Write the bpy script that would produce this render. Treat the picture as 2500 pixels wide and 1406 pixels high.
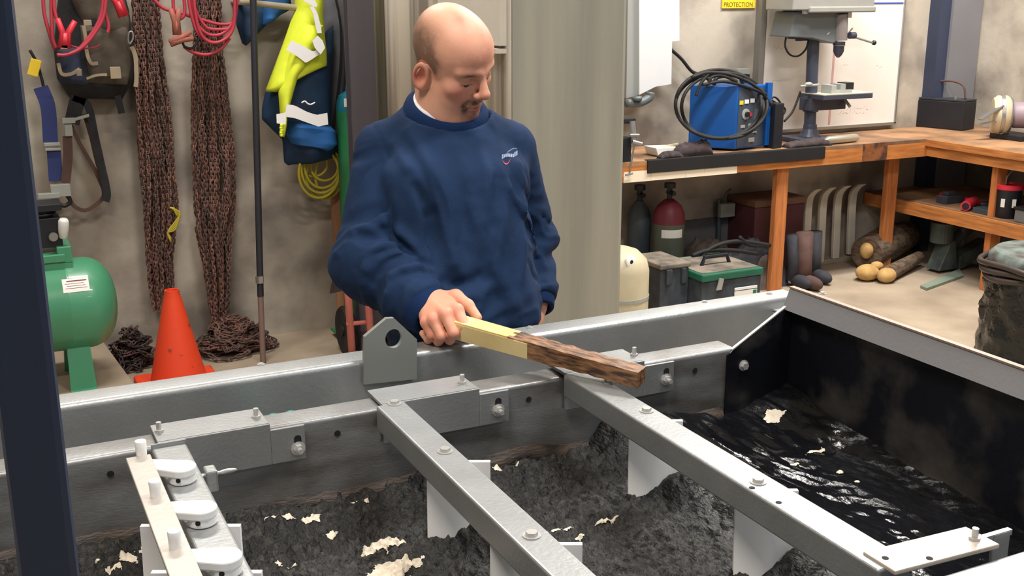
import bpy, math, random
import numpy as np
from mathutils import Vector, Matrix, Quaternion
random.seed(7); RNG = np.random.RandomState(5)
S = bpy.context.scene
COL = S.collection
for o in list(bpy.data.objects): bpy.data.objects.remove(o)

# ------------------------------------------------------------------ camera
YAW, PITCH, ROLL, FPX, CH = .45469, .2614, -.00188, 2694.7, 1.85
cf = np.array([math.sin(YAW)*math.cos(PITCH), math.cos(YAW)*math.cos(PITCH), -math.sin(PITCH)])
cr = np.array([math.cos(YAW), -math.sin(YAW), 0.]); cu = np.cross(cr, cf)
cam = bpy.data.cameras.new('camera'); camo = bpy.data.objects.new('camera', cam); COL.objects.link(camo)
cam.sensor_width = 36; cam.lens = FPX/2500*36; cam.clip_start = .02; cam.clip_end = 60
rr = cr*math.cos(ROLL)+cu*math.sin(ROLL); uu = -cr*math.sin(ROLL)+cu*math.cos(ROLL)
camo.matrix_world = Matrix(((rr[0], uu[0], -cf[0], 0), (rr[1], uu[1], -cf[1], 0), (rr[2], uu[2], -cf[2], CH), (0, 0, 0, 1)))
S.camera = camo
# ------------------------------------------------------------------ world, lamps, exposure
w = bpy.data.worlds.new('world'); S.world = w; w.use_nodes = True
w.node_tree.nodes['Background'].inputs[0].default_value = (.86, .93, 1, 1)
w.node_tree.nodes['Background'].inputs[1].default_value = .20
S.view_settings.view_transform = 'Standard'; S.view_settings.look = 'None'
S.view_settings.gamma = 1; S.view_settings.exposure = .32; S.view_settings.use_curve_mapping = False
CEIL = 4.4
LAMPS = [(-.5, .9, 84, (1, .91, .80)), (2.2, 1.3, 82, (1, .97, .92)), (.7, 4.6, 80, (1, .95, .88)), (3.4, 4.1, 105, (1, .97, .92)),
         (5.4, 4.5, 150, (1, .95, .88)), (2.4, -2.2, 36, (.90, .95, 1))]
for lx, ly, e, c in LAMPS:
    L = bpy.data.lights.new('tube_light', 'AREA'); L.shape = 'RECTANGLE'; L.size = 1.25; L.size_y = .3; L.energy = e; L.color = c
    lo = bpy.data.objects.new('tube_light', L); COL.objects.link(lo); lo.location = (lx, ly, CEIL-.14)

# ------------------------------------------------------------------ pixel -> place helpers (photo frame 2500 x 1406)
C0 = np.array([0, 0, CH])
def ray(x, y): return cf+(x-1250)/FPX*cr-(y-703)/FPX*cu
def at_z(x, y, z): d = ray(x, y); return C0+d*((z-CH)/d[2])
def at_y(x, y, Y): d = ray(x, y); return C0+d*(Y/d[1])
def at_x(x, y, X): d = ray(x, y); return C0+d*(X/d[0])
def at_d(x, y, D): return C0+ray(x, y)*D
def Xat(px, Y, z):
    k = (px-1250)/FPX
    return (k*(Y*cf[1]+(z-CH)*cf[2])-Y*cr[1])/(cr[0]-k*cf[0])
def Zat(py, X, Y):
    m = (703-py)/FPX
    return CH+(m*(X*cf[0]+Y*cf[1])-X*cu[0]-Y*cu[1])/(cu[2]-m*cf[2])

# ------------------------------------------------------------------ materials
def lin(c):
    return tuple(((v/255/12.92) if v/255 <= .04045 else ((v/255+.055)/1.055)**2.4) for v in c)
MATS = {}
def mat(name, rgb, rough=.6, metal=0., var=0., vscale=8., bump=0., bscale=60., rgb2=None, stretch=None, spec=None, coat=0, detail=6, thr=None, col_attr=None, sss=0):
    if name in MATS: return MATS[name]
    m = bpy.data.materials.new(name); m.use_nodes = True; nt = m.node_tree; N = nt.nodes; K = nt.links
    b = N['Principled BSDF']; c = lin(rgb)
    b.inputs['Base Color'].default_value = (*c, 1); b.inputs['Roughness'].default_value = rough; b.inputs['Metallic'].default_value = metal
    if spec is not None: b.inputs['Specular IOR Level'].default_value = spec
    if coat: b.inputs['Coat Weight'].default_value = coat
    if sss:
        b.inputs['Subsurface Weight'].default_value = sss; b.inputs['Subsurface Radius'].default_value = (.012, .004, .002); b.inputs['Subsurface Scale'].default_value = 1
    tc = N.new('ShaderNodeTexCoord'); mp = N.new('ShaderNodeMapping'); K.new(tc.outputs['Object'], mp.inputs[0])
    if stretch: mp.inputs['Scale'].default_value = stretch
    src = None
    if col_attr:
        a = N.new('ShaderNodeAttribute'); a.attribute_name = col_attr; src = a.outputs['Color']
    if var or rgb2:
        n = N.new('ShaderNodeTexNoise'); n.inputs['Scale'].default_value = vscale; n.inputs['Detail'].default_value = detail
        K.new(mp.outputs[0], n.inputs['Vector'])
        r = N.new('ShaderNodeValToRGB'); K.new(n.outputs['Fac'], r.inputs[0])
        c2 = lin(rgb2) if rgb2 else tuple(v*(1-var) for v in c)
        c1 = c if rgb2 else tuple(min(1, v*(1+var)) for v in c)
        t = thr or (.3, .7)
        r.color_ramp.elements[0].position = t[0]; r.color_ramp.elements[1].position = t[1]
        r.color_ramp.elements[0].color = (*c2, 1); r.color_ramp.elements[1].color = (*c1, 1)
        if src is None: src = r.outputs[0]
        else:
            mx = N.new('ShaderNodeMix'); mx.data_type = 'RGBA'; mx.blend_type = 'MULTIPLY'; mx.inputs[0].default_value = 1
            r.color_ramp.elements[0].color = (1-var,)*3+(1,); r.color_ramp.elements[1].color = (1, 1, 1, 1)
            K.new(src, mx.inputs[6]); K.new(r.outputs[0], mx.inputs[7]); src = mx.outputs[2]
    if src is not None: K.new(src, b.inputs['Base Color'])
    if bump:
        n2 = N.new('ShaderNodeTexNoise'); n2.inputs['Scale'].default_value = bscale; n2.inputs['Detail'].default_value = 5
        K.new(mp.outputs[0], n2.inputs['Vector'])
        bm = N.new('ShaderNodeBump'); bm.inputs['Strength'].default_value = min(1, bump); bm.inputs['Distance'].default_value = .004*max(1, bump)
        K.new(n2.outputs['Fac'], bm.inputs['Height']); K.new(bm.outputs[0], b.inputs['Normal'])
    MATS[name] = m; return m

M_conc = mat('concrete_wall', (184, 175, 162), .85, var=.2, vscale=1.7, bump=.5, bscale=25, rgb2=(118, 110, 102), thr=(.38, .57), detail=12)
M_floor = mat('concrete_floor', (176, 160, 140), .75, var=.14, vscale=3, bump=.2, bscale=40, rgb2=(146, 130, 112), detail=8)
M_drip = mat('drip_concrete', (226, 220, 206), .7, rgb2=(146, 138, 130), vscale=1.0, stretch=(9, 9, .3), thr=(.40, .58), bump=.2, bscale=12)
M_pil = mat('pillar_concrete', (176, 174, 160), .75, rgb2=(128, 127, 120), vscale=1.0, stretch=(4.5, 4.5, .3), thr=(.32, .68), bump=.2, bscale=14)
M_ceil = mat('ceiling_paint', (190, 190, 186), .9, var=.04)
M_steel = mat('blasted_stainless', (158, 161, 163), .40, metal=.62, var=.07, vscale=14, bump=.12, bscale=160, stretch=(1, 1, 1))
M_stain = mat('stained_stainless', (146, 148, 150), .40, metal=.58, rgb2=(92, 86, 80), vscale=5, stretch=(1, 1, 3.2), thr=(.3, .62), bump=.12, bscale=120)
M_dirty = mat('sludge_stained_steel', (84, 80, 76), .35, metal=.3, rgb2=(20, 22, 30), vscale=6, thr=(.50, .72), bump=.2, bscale=60, detail=8)
M_zinc = mat('zinc_bolt', (200, 200, 198), .28, metal=.5)
M_hdpe = mat('white_plastic', (246, 247, 248), .42, var=.02, sss=.0)
M_postb = mat('dark_blue_steel', (48, 68, 98), .42, metal=.1, rgb2=(42, 46, 66), vscale=2, stretch=(6, 6, .6))
M_dark = mat('black_plastic', (24, 26, 34), .5, var=.2)
M_blackr = mat('black_rubber', (22, 22, 24), .7, var=.2)
M_rust = mat('rusty_iron', (138, 100, 88), .85, rgb2=(86, 62, 56), vscale=22, thr=(.3, .7), bump=.4, bscale=200)
M_rust2 = mat('dark_rusty_iron', (112, 88, 80), .85, rgb2=(66, 52, 48), vscale=20, thr=(.3, .7), bump=.4, bscale=200)
M_green = mat('green_enamel', (74, 148, 112), .35, var=.06, vscale=5, coat=.2)
M_gcyl = mat('cylinder_green', (44, 122, 78), .4, var=.1)
M_orange = mat('cone_orange', (236, 72, 36), .6, rgb2=(120, 56, 40), vscale=14, thr=(.32, .4))
M_cream = mat('cream_enamel', (196, 186, 158), .5, var=.08)
M_wood = mat('bench_lumber', (206, 132, 66), .7, rgb2=(150, 88, 42), vscale=4, stretch=(1.2, 12, 12), thr=(.3, .7), bump=.1)
M_woody = mat('bench_lumber_wing', (206, 134, 70), .7, rgb2=(150, 90, 46), vscale=4, stretch=(12, 1.2, 12), thr=(.3, .7), bump=.1)
M_woodz = mat('bench_leg_lumber', (206, 130, 72), .7, rgb2=(168, 98, 52), vscale=4, stretch=(12, 12, 1.2), thr=(.3, .7), bump=.1)
M_ply = mat('worn_plywood_top', (168, 128, 92), .7, rgb2=(96, 72, 56), vscale=3.2, thr=(.34, .62), bump=.1, detail=8)
M_white = mat('white_paint', (224, 224, 222), .5, var=.02)
M_paper = mat('white_label', (236, 236, 232), .6)
M_grey = mat('machine_grey', (98, 104, 108), .45, var=.08, metal=.1)
M_greyl = mat('machine_light_grey', (158, 160, 156), .45, var=.06)
M_blue = mat('welder_blue', (16, 84, 162), .4, var=.08, vscale=6)
M_red = mat('red_plastic', (206, 44, 62), .45, var=.08)
M_redc = mat('red_cable', (180, 56, 74), .5, var=.1)
M_yel = mat('yellow_paint', (234, 200, 50), .5)
M_yelh = mat('yellow_hose', (182, 168, 52), .5, var=.1)
M_hivis = mat('hi_vis_yellow', (226, 240, 60), .7, var=.08, vscale=14)
M_refl = mat('reflective_tape', (250, 250, 252), .35)
M_navyj = mat('jacket_navy', (22, 52, 84), .75, var=.25, vscale=10)
M_lblue = mat('jacket_lining_blue', (30, 92, 158), .7, var=.2, vscale=8)
M_greyc = mat('grey_cloth', (104, 104, 112), .85, var=.15, vscale=12)
M_wboard = mat('whiteboard', (238, 232, 226), .3, var=.02)
M_alu = mat('aluminium', (170, 170, 170), .35, metal=.8)

# ------------------------------------------------------------------ mesh helpers
class MB:
    def __init__(s): s.v = []; s.f = []
    def add(s, vs, fs):
        n = len(s.v); s.v += [tuple(map(float, p)) for p in vs]; s.f += [tuple(i+n for i in f) for f in fs]; return s
    def box(s, lo, hi):
        lo, hi = np.minimum(lo, hi), np.maximum(lo, hi)
        vs = [(x, y, z) for x in (lo[0], hi[0]) for y in (lo[1], hi[1]) for z in (lo[2], hi[2])]
        return s.add(vs, [(0, 1, 3, 2), (4, 6, 7, 5), (0, 4, 5, 1), (2, 3, 7, 6), (0, 2, 6, 4), (1, 5, 7, 3)])
    def obox(s, c, h, X=(1, 0, 0), Y=(0, 1, 0), Z=(0, 0, 1)):
        c = np.array(c, float); A = [np.array(a, float)/np.linalg.norm(a)*k for a, k in zip((X, Y, Z), h)]
        vs = [c+i*A[0]+j*A[1]+k*A[2] for i in (-1, 1) for j in (-1, 1) for k in (-1, 1)]
        return s.add(vs, [(0, 1, 3, 2), (4, 6, 7, 5), (0, 4, 5, 1), (2, 3, 7, 6), (0, 2, 6, 4), (1, 5, 7, 3)])
    def bar(s, a, b, w, t, up=(0, 0, 1)):
        a, b = np.array(a, float), np.array(b, float); d = b-a; L = np.linalg.norm(d); d /= L
        x = np.cross(d, up); x /= np.linalg.norm(x); z = np.cross(x, d)
        return s.obox((a+b)/2, (w/2, L/2, t/2), x, d, z)
    def prism(s, poly, ext):
        poly = [np.array(p, float) for p in poly]; n = len(poly); e = np.array(ext, float)
        return s.add(poly+[p+e for p in poly], [tuple(range(n-1, -1, -1)), tuple(range(n, 2*n))]+[(i, (i+1) % n, (i+1) % n+n, i+n) for i in range(n)])
    def tube(s, pts, r, n=8, closed=False, caps=True, flat=None, up=None):
        pts = [np.array(p, float) for p in pts]; m = len(pts); rs = r if hasattr(r, '__len__') else [r]*m
        T = []
        for i in range(m):
            a = pts[(i-1) % m] if (closed or i > 0) else pts[i]; b = pts[(i+1) % m] if (closed or i < m-1) else pts[i]
            d = b-a; T.append(d/(np.linalg.norm(d)+1e-12))
        u = np.cross(T[0], up if up is not None else ((0, 0, 1) if abs(T[0][2]) < .9 else (1, 0, 0))); u /= np.linalg.norm(u)
        vs = []
        for i in range(m):
            u = u-T[i]*(u@T[i]); u /= np.linalg.norm(u)+1e-12; w_ = np.cross(T[i], u)
            for k in range(n):
                a = 2*math.pi*k/n; vs.append(pts[i]+rs[i]*(math.cos(a)*u*(flat or 1)+math.sin(a)*w_))
        fs = []
        for i in range(m if closed else m-1):
            j = (i+1) % m
            for k in range(n): fs.append((i*n+k, i*n+(k+1) % n, j*n+(k+1) % n, j*n+k))
        if caps and not closed: fs += [tuple(range(n-1, -1, -1)), tuple(range((m-1)*n, m*n))]
        return s.add(vs, fs)
    def cyl(s, a, b, r, n=16, r2=None): return s.tube([a, b], [r, r if r2 is None else r2], n)
    def lathe(s, prof, o, axis=(0, 0, 1), n=24):
        ax = np.array(axis, float); ax /= np.linalg.norm(ax); u = np.cross(ax, (1, 0, 0) if abs(ax[0]) < .9 else (0, 1, 0)); u /= np.linalg.norm(u); w_ = np.cross(ax, u)
        o = np.array(o, float); vs = []; m = len(prof)
        for r, h in prof:
            for k in range(n):
                a = 2*math.pi*k/n; vs.append(o+ax*h+r*(math.cos(a)*u+math.sin(a)*w_))
        fs = [(i*n+k, i*n+(k+1) % n, (i+1)*n+(k+1) % n, (i+1)*n+k) for i in range(m-1) for k in range(n)]
        fs += [tuple(range(n-1, -1, -1)), tuple(range((m-1)*n, m*n))]
        return s.add(vs, fs)
    def ball(s, c, r, n=12, m=8, X=(1, 0, 0), Y=(0, 1, 0), Z=(0, 0, 1)):
        r = r if hasattr(r, '__len__') else (r,)*3; c = np.array(c, float); A = [np.array(a, float) for a in (X, Y, Z)]
        vs = [c+A[2]*r[2]]
        for i in range(1, m):
            t = math.pi*i/m
            for k in range(n):
                a = 2*math.pi*k/n; vs.append(c+math.sin(t)*(math.cos(a)*r[0]*A[0]+math.sin(a)*r[1]*A[1])+math.cos(t)*r[2]*A[2])
        vs.append(c-A[2]*r[2]); L = len(vs)-1
        fs = [(0, 1+k, 1+(k+1) % n) for k in range(n)]+[(L, L-n+(k+1) % n, L-n+k) for k in range(n)]
        fs += [(1+i*n+k, 1+(i+1)*n+k, 1+(i+1)*n+(k+1) % n, 1+i*n+(k+1) % n) for i in range(m-2) for k in range(n)]
        return s.add(vs, fs)
    def build(s, name, m, parent=None, smooth=False, bevel=0., bseg=2, recalc=True):
        off = np.array(LOC.get(parent.name, (0, 0, 0)) if parent else (0, 0, 0), float)
        if parent is None and getattr(s, 'loc', None) is not None: off = np.array(s.loc, float)
        me = bpy.data.meshes.new(name); V_ = (np.array(s.v)-off).tolist(); me.from_pydata(V_, [], s.f)
        if recalc:
            import bmesh
            b = bmesh.new(); b.from_mesh(me); bmesh.ops.recalc_face_normals(b, faces=b.faces); b.to_mesh(me); b.free()
        me.materials.append(m)
        o = bpy.data.objects.new(name, me); COL.objects.link(o)
        LOC[o.name] = tuple(off)
        if parent is not None: o.parent = parent
        else: o.location = off
        if smooth:
            me.polygons.foreach_set('use_smooth', [True]*len(me.polygons))
            if smooth != 'all':
                md = o.modifiers.new('wn', 'EDGE_SPLIT'); md.split_angle = math.radians(40)
        if bevel:
            md = o.modifiers.new('bev', 'BEVEL'); md.width = bevel; md.segments = bseg; md.limit_method = 'ANGLE'; md.angle_limit = math.radians(40)
            if not smooth: me.polygons.foreach_set('use_smooth', [False]*len(me.polygons))
        return o
LOC = {}
def thing(name, label, cat, loc, group=None):
    o = bpy.data.objects.new(name, None); COL.objects.link(o); o.location = tuple(loc); o.empty_display_size = .05
    LOC[o.name] = tuple(map(float, loc)); o['label'] = label; o['category'] = cat
    if group: o['group'] = group
    return o
def tag(o, label, cat, group=None, kind=None):
    o['label'] = label; o['category'] = cat
    if group: o['group'] = group
    if kind: o['kind'] = kind
    return o
def lab(o, label): o['label'] = label; return o
def part(name, m, parent, fn, **k):
    b = MB(); fn(b); return b.build(name, m, parent, **k)
def parts(name, m, parent, fns, **k):
    return [part(name, m, parent, fn, **k) for fn in fns]
def single(name, m, loc, fn, label, cat, group=None, kind=None, **k):
    b = MB(); fn(b); b.loc = loc; o = b.build(name, m, None, **k); return tag(o, label, cat, group, kind)
def struct(name, m, fn, parent=None, **k):
    b = MB(); fn(b); o = b.build(name, m, parent, **k)
    if parent is None: o['kind'] = 'structure'
    return o
def text(name, s, m, parent, center, xdir, ydir, width, height=None, depth=.0006):
    cu_ = bpy.data.curves.new(name, 'FONT'); cu_.body = s; cu_.align_x = 'CENTER'; cu_.align_y = 'CENTER'; cu_.extrude = 0
    t = bpy.data.objects.new('tmp', cu_); COL.objects.link(t); dg = bpy.context.evaluated_depsgraph_get(); me = bpy.data.meshes.new_from_object(t.evaluated_get(dg))
    bpy.data.objects.remove(t)
    co = np.zeros(len(me.vertices)*3); me.vertices.foreach_get('co', co); co = co.reshape(-1, 3)
    ext = np.ptp(co, axis=0); sx = width/max(ext[0], 1e-6); sy = sx if height is None else height/max(ext[1], 1e-6)
    co -= (co.max(0)+co.min(0))/2
    X = np.array(xdir, float); X /= np.linalg.norm(X); Y = np.array(ydir, float); Y /= np.linalg.norm(Y); Z = np.cross(X, Y)
    P = np.array(center)+co[:, :1]*sx*X+co[:, 1:2]*sy*Y+Z*depth
    P -= np.array(LOC.get(parent.name, (0, 0, 0)))
    me.vertices.foreach_set('co', P.ravel()); me.materials.clear(); me.materials.append(m); me.name = name
    o = bpy.data.objects.new(name, me); COL.objects.link(o); o.parent = parent; LOC[o.name] = LOC.get(parent.name, (0, 0, 0)); return o
def spline(pts, n=40, closed=False):
    P = [np.array(p, float) for p in pts]; m = len(P); out = []
    segs = m if closed else m-1
    for i in range(segs):
        p0 = P[(i-1) % m] if (closed or i > 0) else 2*P[0]-P[1]; p1 = P[i]; p2 = P[(i+1) % m]
        p3 = P[(i+2) % m] if (closed or i+2 < m) else 2*P[-1]-P[-2]
        k = max(2, n//segs)
        for j in range(k):
            t = j/k; out.append(.5*((2*p1)+(-p0+p2)*t+(2*p0-5*p1+4*p2-p3)*t*t+(-p0+3*p1-3*p2+p3)*t**3))
    if not closed: out.append(P[-1])
    return out
def resample(P, n):
    P = np.array(P, float); d = np.r_[0, np.cumsum(np.linalg.norm(np.diff(P, axis=0), axis=1))]; t = np.linspace(0, d[-1], n)
    return np.stack([np.interp(t, d, P[:, k]) for k in range(P.shape[1])], 1)
# lattice noise
_G = RNG.rand(64, 64, 64)
def vnoise(p):
    p = np.asarray(p, float); i = np.floor(p).astype(int); f = p-i; f = f*f*f*(f*(f*6-15)+10); i &= 63; j = (i+1) & 63
    def g(a, b, c): return _G[a, b, c]
    x0, y0, z0 = i[..., 0], i[..., 1], i[..., 2]; x1, y1, z1 = j[..., 0], j[..., 1], j[..., 2]; fx, fy, fz = f[..., 0], f[..., 1], f[..., 2]
    a = g(x0, y0, z0)*(1-fx)+g(x1, y0, z0)*fx; b = g(x0, y1, z0)*(1-fx)+g(x1, y1, z0)*fx
    c = g(x0, y0, z1)*(1-fx)+g(x1, y0, z1)*fx; d = g(x0, y1, z1)*(1-fx)+g(x1, y1, z1)*fx
    return (a*(1-fy)+b*fy)*(1-fz)+(c*(1-fy)+d*fy)*fz
def fbm(p, o=4, lac=2.03, g=.5):
    s = 0; a = 1; t = 0; p = np.asarray(p, float)
    for k in range(o): s = s+a*vnoise(p+k*7.3); t += a; a *= g; p = p*lac
    return s/t
# cloth-like closed form between two outlines lying in the plane Y (pixels), with folds
def pillow(mb, L, R, Y, dep, nu=28, nv=36, fold=.0, fs=(10, 10, 3), seed=0, back=.35):
    L3 = np.array([at_y(p[0], p[1], p[2] if len(p) > 2 else Y) for p in L]); R3 = np.array([at_y(p[0], p[1], p[2] if len(p) > 2 else Y) for p in R])
    L3 = resample(L3, nv); R3 = resample(R3, nv); vs = []
    for i in range(nv):
        e = min(1, 6*min(i, nv-1-i)/(nv-1)+.15)
        for k in range(nu):
            a = 2*math.pi*k/nu; c, s_ = math.cos(a), math.sin(a)
            t = .5-.5*c; p = L3[i]*(1-t)+R3[i]*t; off = (dep if s_ > 0 else dep*back)*s_*e**.5
            n = 0
            if fold and s_ > 0: n = (vnoise(np.array([p[0]*fs[0]+seed, seed*1.7, p[2]*fs[2]]))-.5)*2*fold*min(1, s_*1.8)
            vs.append(p+np.array([0, -off-n, 0]))
    fs_ = [(i*nu+k, i*nu+(k+1) % nu, (i+1)*nu+(k+1) % nu, (i+1)*nu+k) for i in range(nv-1) for k in range(nu)]
    fs_ += [tuple(range(nu-1, -1, -1)), tuple(range((nv-1)*nu, nv*nu))]
    return mb.add(vs, fs_)
def pillow_obj(name, m, parent, L, R, Y, dep, **k):
    b = MB(); pillow(b, L, R, Y, dep, **k); return b.build(name, m, parent, smooth='all')

# ------------------------------------------------------------------ implicit surfaces (surface nets)
def smin(a, b, k):
    h = np.clip(.5+.5*(b-a)/k, 0, 1); return b*(1-h)+a*h-k*h*(1-h)
def smax(a, b, k): return -smin(-a, -b, k)
def sd_ell(P, c, r, R=None):
    q = P-np.array(c)
    if R is not None: q = q@np.array(R).T
    r = np.array(r, float); k0 = np.linalg.norm(q/r, axis=-1); k1 = np.linalg.norm(q/r**2, axis=-1)+1e-9
    return k0*(k0-1)/k1
def sd_cap(P, a, b, ra, rb=None):
    a = np.array(a, float); b = np.array(b, float); rb = ra if rb is None else rb
    d = b-a; t = np.clip(((P-a)@d)/(d@d), 0, 1); return np.linalg.norm(P-a-t[..., None]*d, axis=-1)-(ra+(rb-ra)*t)
def surf(fn, lo, hi, h):
    lo = np.array(lo, float); n = np.ceil((np.array(hi)-lo)/h).astype(int)+1
    ax = [lo[k]+h*np.arange(n[k]) for k in range(3)]
    D = np.empty(n)
    step = max(1, int(2.5e6/(n[1]*n[2])))
    for i in range(0, n[0], step):
        P = np.stack(np.meshgrid(ax[0][i:i+step], ax[1], ax[2], indexing='ij'), -1); D[i:i+step] = fn(P)
    ins = D < 0
    m = n-1; acc = np.zeros((*m, 3)); cnt = np.zeros(m)
    corners = [(i, j, k) for i in (0, 1) for j in (0, 1) for k in (0, 1)]
    sl = lambda c: tuple(slice(c[q], c[q]+m[q]) for q in range(3))
    for a in corners:
        for q in range(3):
            if a[q]: continue
            b = list(a); b[q] = 1; b = tuple(b); da, db = D[sl(a)], D[sl(b)]; cr_ = (da < 0) != (db < 0)
            t = np.where(cr_, da/np.where(cr_, da-db, 1), 0)
            for z in range(3): acc[..., z] += np.where(cr_, a[z]+(t if z == q else 0), 0)
            cnt += cr_
    act = cnt > 0; idx = -np.ones(m, int); idx[act] = np.arange(act.sum())
    base = np.argwhere(act); V_ = lo+h*(base+acc[act]/cnt[act][:, None])
    F = []
    for q in range(3):
        u, v = (q+1) % 3, (q+2) % 3
        s0 = [slice(1, m[k]) for k in range(3)]; s0[q] = slice(0, m[q]); s1 = list(s0); s1[q] = slice(1, m[q]+1)
        a = ins[tuple(s0)]; b = ins[tuple(s1)]; E_ = np.argwhere(a != b)
        if not len(E_): continue
        flip = a[tuple(E_.T)]; c = E_+np.array([0 if k == q else 1 for k in range(3)])
        du = np.zeros(3, int); du[u] = 1; dv = np.zeros(3, int); dv[v] = 1
        q4 = np.stack([idx[tuple((c-du-dv).T)], idx[tuple((c-dv).T)], idx[tuple(c.T)], idx[tuple((c-du).T)]], 1)
        q4[~flip] = q4[~flip][:, ::-1]; F.append(q4)
    return V_, np.concatenate(F)
def mesh_np(name, V_, F, m, parent=None, smooth=True, col=None, loc=None):
    off = np.array(LOC[parent.name] if parent else (loc if loc is not None else (0, 0, 0)), float)
    me = bpy.data.meshes.new(name); V_ = V_-off; k = F.shape[1]
    me.vertices.add(len(V_)); me.vertices.foreach_set('co', V_.astype(np.float32).ravel())
    me.loops.add(F.size); me.loops.foreach_set('vertex_index', F.astype(np.int32).ravel())
    me.polygons.add(len(F)); me.polygons.foreach_set('loop_start', np.arange(0, F.size, k, dtype=np.int32)); me.polygons.foreach_set('loop_total', np.full(len(F), k, np.int32))
    me.update(calc_edges=True)
    if smooth: me.polygons.foreach_set('use_smooth', np.ones(len(F), bool))
    if col is not None:
        a = me.color_attributes.new('Col', 'FLOAT_COLOR', 'POINT'); a.data.foreach_set('color', np.c_[col, np.ones(len(col))].astype(np.float32).ravel())
    me.materials.append(m); me.validate()
    o = bpy.data.objects.new(name, me); COL.objects.link(o); LOC[o.name] = tuple(off)
    if parent: o.parent = parent
    else: o.location = off
    return o
# ================================================================== SETTING
YW = 5.9; XR = 6.56; XL = -3.2; YF = -4.5
struct('floor', M_floor, lambda b: b.box((XL, YF, -.1), (XR, YW, 0)))
struct('wall_back', M_conc, lambda b: b.box((XL, YW, 0), (XR+.2, YW+.2, CEIL)))
struct('wall_right', M_conc, lambda b: b.box((XR, YF, 0), (XR+.2, YW, CEIL)))
struct('wall_left', M_conc, lambda b: b.box((XL-.2, YF, 0), (XL, YW+.2, CEIL)))
struct('ceiling', M_ceil, lambda b: b.box((XL, YF, CEIL), (XR, YW, CEIL+.15)))
for i, (lx, ly, e, c) in enumerate(LAMPS):
    def f(b, lx=lx, ly=ly): b.box((lx-.65, ly-.18, CEIL-.08), (lx+.65, ly+.18, CEIL))
    o = single('ceiling_light', M_white, (lx, ly, CEIL), f, 'white ceiling fixture out of view '+('above the left end of the tank', 'above the right half of the tank', 'above the rusty chains', 'above the concrete pier', 'above the bench corner', 'behind the camera')[i], 'ceiling light', 'ceiling fixtures out of view')
# concrete pier that runs forward from the back wall behind the man
YP = 4.0; XP0 = .489*YP; XP1 = Xat(1526, YP, 1.2)
struct('wall_pier', M_pil, lambda b: b.box((XP0, YP, 0), (XP1, YW, CEIL)), bevel=.02)
# drip-stained sheeting face on the left of the pier, in hanging folds
def f(b):
    n = 90; y0, y1 = YP+.0, YW-.06; vs = []; fs = []
    for i in range(n):
        y = y0+(y1-y0)*i/(n-1); t = i/(n-1)
        amp = .048*min(1, max(0, (t-.12)*3))
        x = XP0-.02-amp*(.5+.5*math.sin(t*21+1.2*math.sin(t*9)))
        vs += [(x, y, .02), (x, y, CEIL-.02), (XP0-.001, y, .02), (XP0-.001, y, CEIL-.02)]
    for i in range(n-1):
        a, c = i*4, i*4+4
        fs += [(a, c, c+1, a+1), (a+2, a+3, c+3, c+2), (a, a+2, c+2, c), (a+1, c+1, c+3, a+3)]
    fs += [(0, 1, 3, 2), (n*4-4, n*4-2, n*4-1, n*4-3)]
    b.add(vs, fs)
single('wall_sheeting', M_drip, (XP0, 5, 0), f, 'pale drip-stained sheeting in vertical folds on the concrete pier behind the man', 'sheeting', smooth='all')
# board ledge on the pier, right of the man's head
zl = Zat(104, XP0, YP+.3)
struct('trim_1', mat('pale_board', (200, 194, 182), .7, var=.04), lambda b: b.box((XP0-.05, YP+.005, zl), (XP0+.0, YP+.75, CEIL-.01)))
struct('trim_2', mat('pale_board', (0, 0, 0)), lambda b: b.box((XP0-.065, YP+.005, zl-.03), (XP0, YP+.75, zl-.012)))
# steel column in the corner (an I section against the back wall)
xa, xb = 6.16, 6.54
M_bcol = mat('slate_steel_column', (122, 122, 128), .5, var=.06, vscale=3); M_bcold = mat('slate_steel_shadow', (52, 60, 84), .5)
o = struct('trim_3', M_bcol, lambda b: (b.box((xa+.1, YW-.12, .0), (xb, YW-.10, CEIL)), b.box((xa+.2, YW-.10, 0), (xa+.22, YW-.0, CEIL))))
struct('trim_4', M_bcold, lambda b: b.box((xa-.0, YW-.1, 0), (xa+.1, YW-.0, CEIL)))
# dark steel column left of the pier
xc0, xc1 = Xat(856, 5.3, 1.5), Xat(918, 5.3, 1.5)
M_dcol = mat('plum_grey_steel', (82, 76, 84), .5, var=.1, vscale=2, stretch=(5, 5, .5))
def f(b): b.box((xc0, 5.3, 0), (xc1, 5.312, CEIL)); b.box((xc0+.01, 5.40, 0), (xc1-.01, 5.412, CEIL)); b.box(((xc0+xc1)/2-.006, 5.31, 0), ((xc0+xc1)/2+.006, 5.41, CEIL))
struct('trim_5', M_dcol, f)
# plinth under the air compressor
pz0 = .15; p1 = Xat(285, 4.95, 0.0)
p1 = at_z(300, 955, 0)[0]
struct('trim_6', M_floor, lambda b: b.prism([(-.6, 4.75, 0), (.55, 4.75, 0), (.47, 5.88, 0), (-.6, 5.88, 0)], (0, 0, pz0)), bevel=.01)

# foreground steel post
yp = .76; a0, a1 = Xat(-8, yp, 1.5), Xat(140, yp, 1.5)
a0 = Xat(-22, yp, 1.62); a1 = Xat(133, yp, 1.62)
def f(b):
    r = .008; b.box((a0, yp, 0), (a1, yp+.04, CEIL-.02)); b.box((a0-.05, yp-.05, 0), (a1+.05, yp+.09, .012))
single('steel_post', M_postb, ((a0+a1)/2, yp+.02, 0), f, 'dark blue steel post standing close up along the left edge', 'post', bevel=.006)
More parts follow.
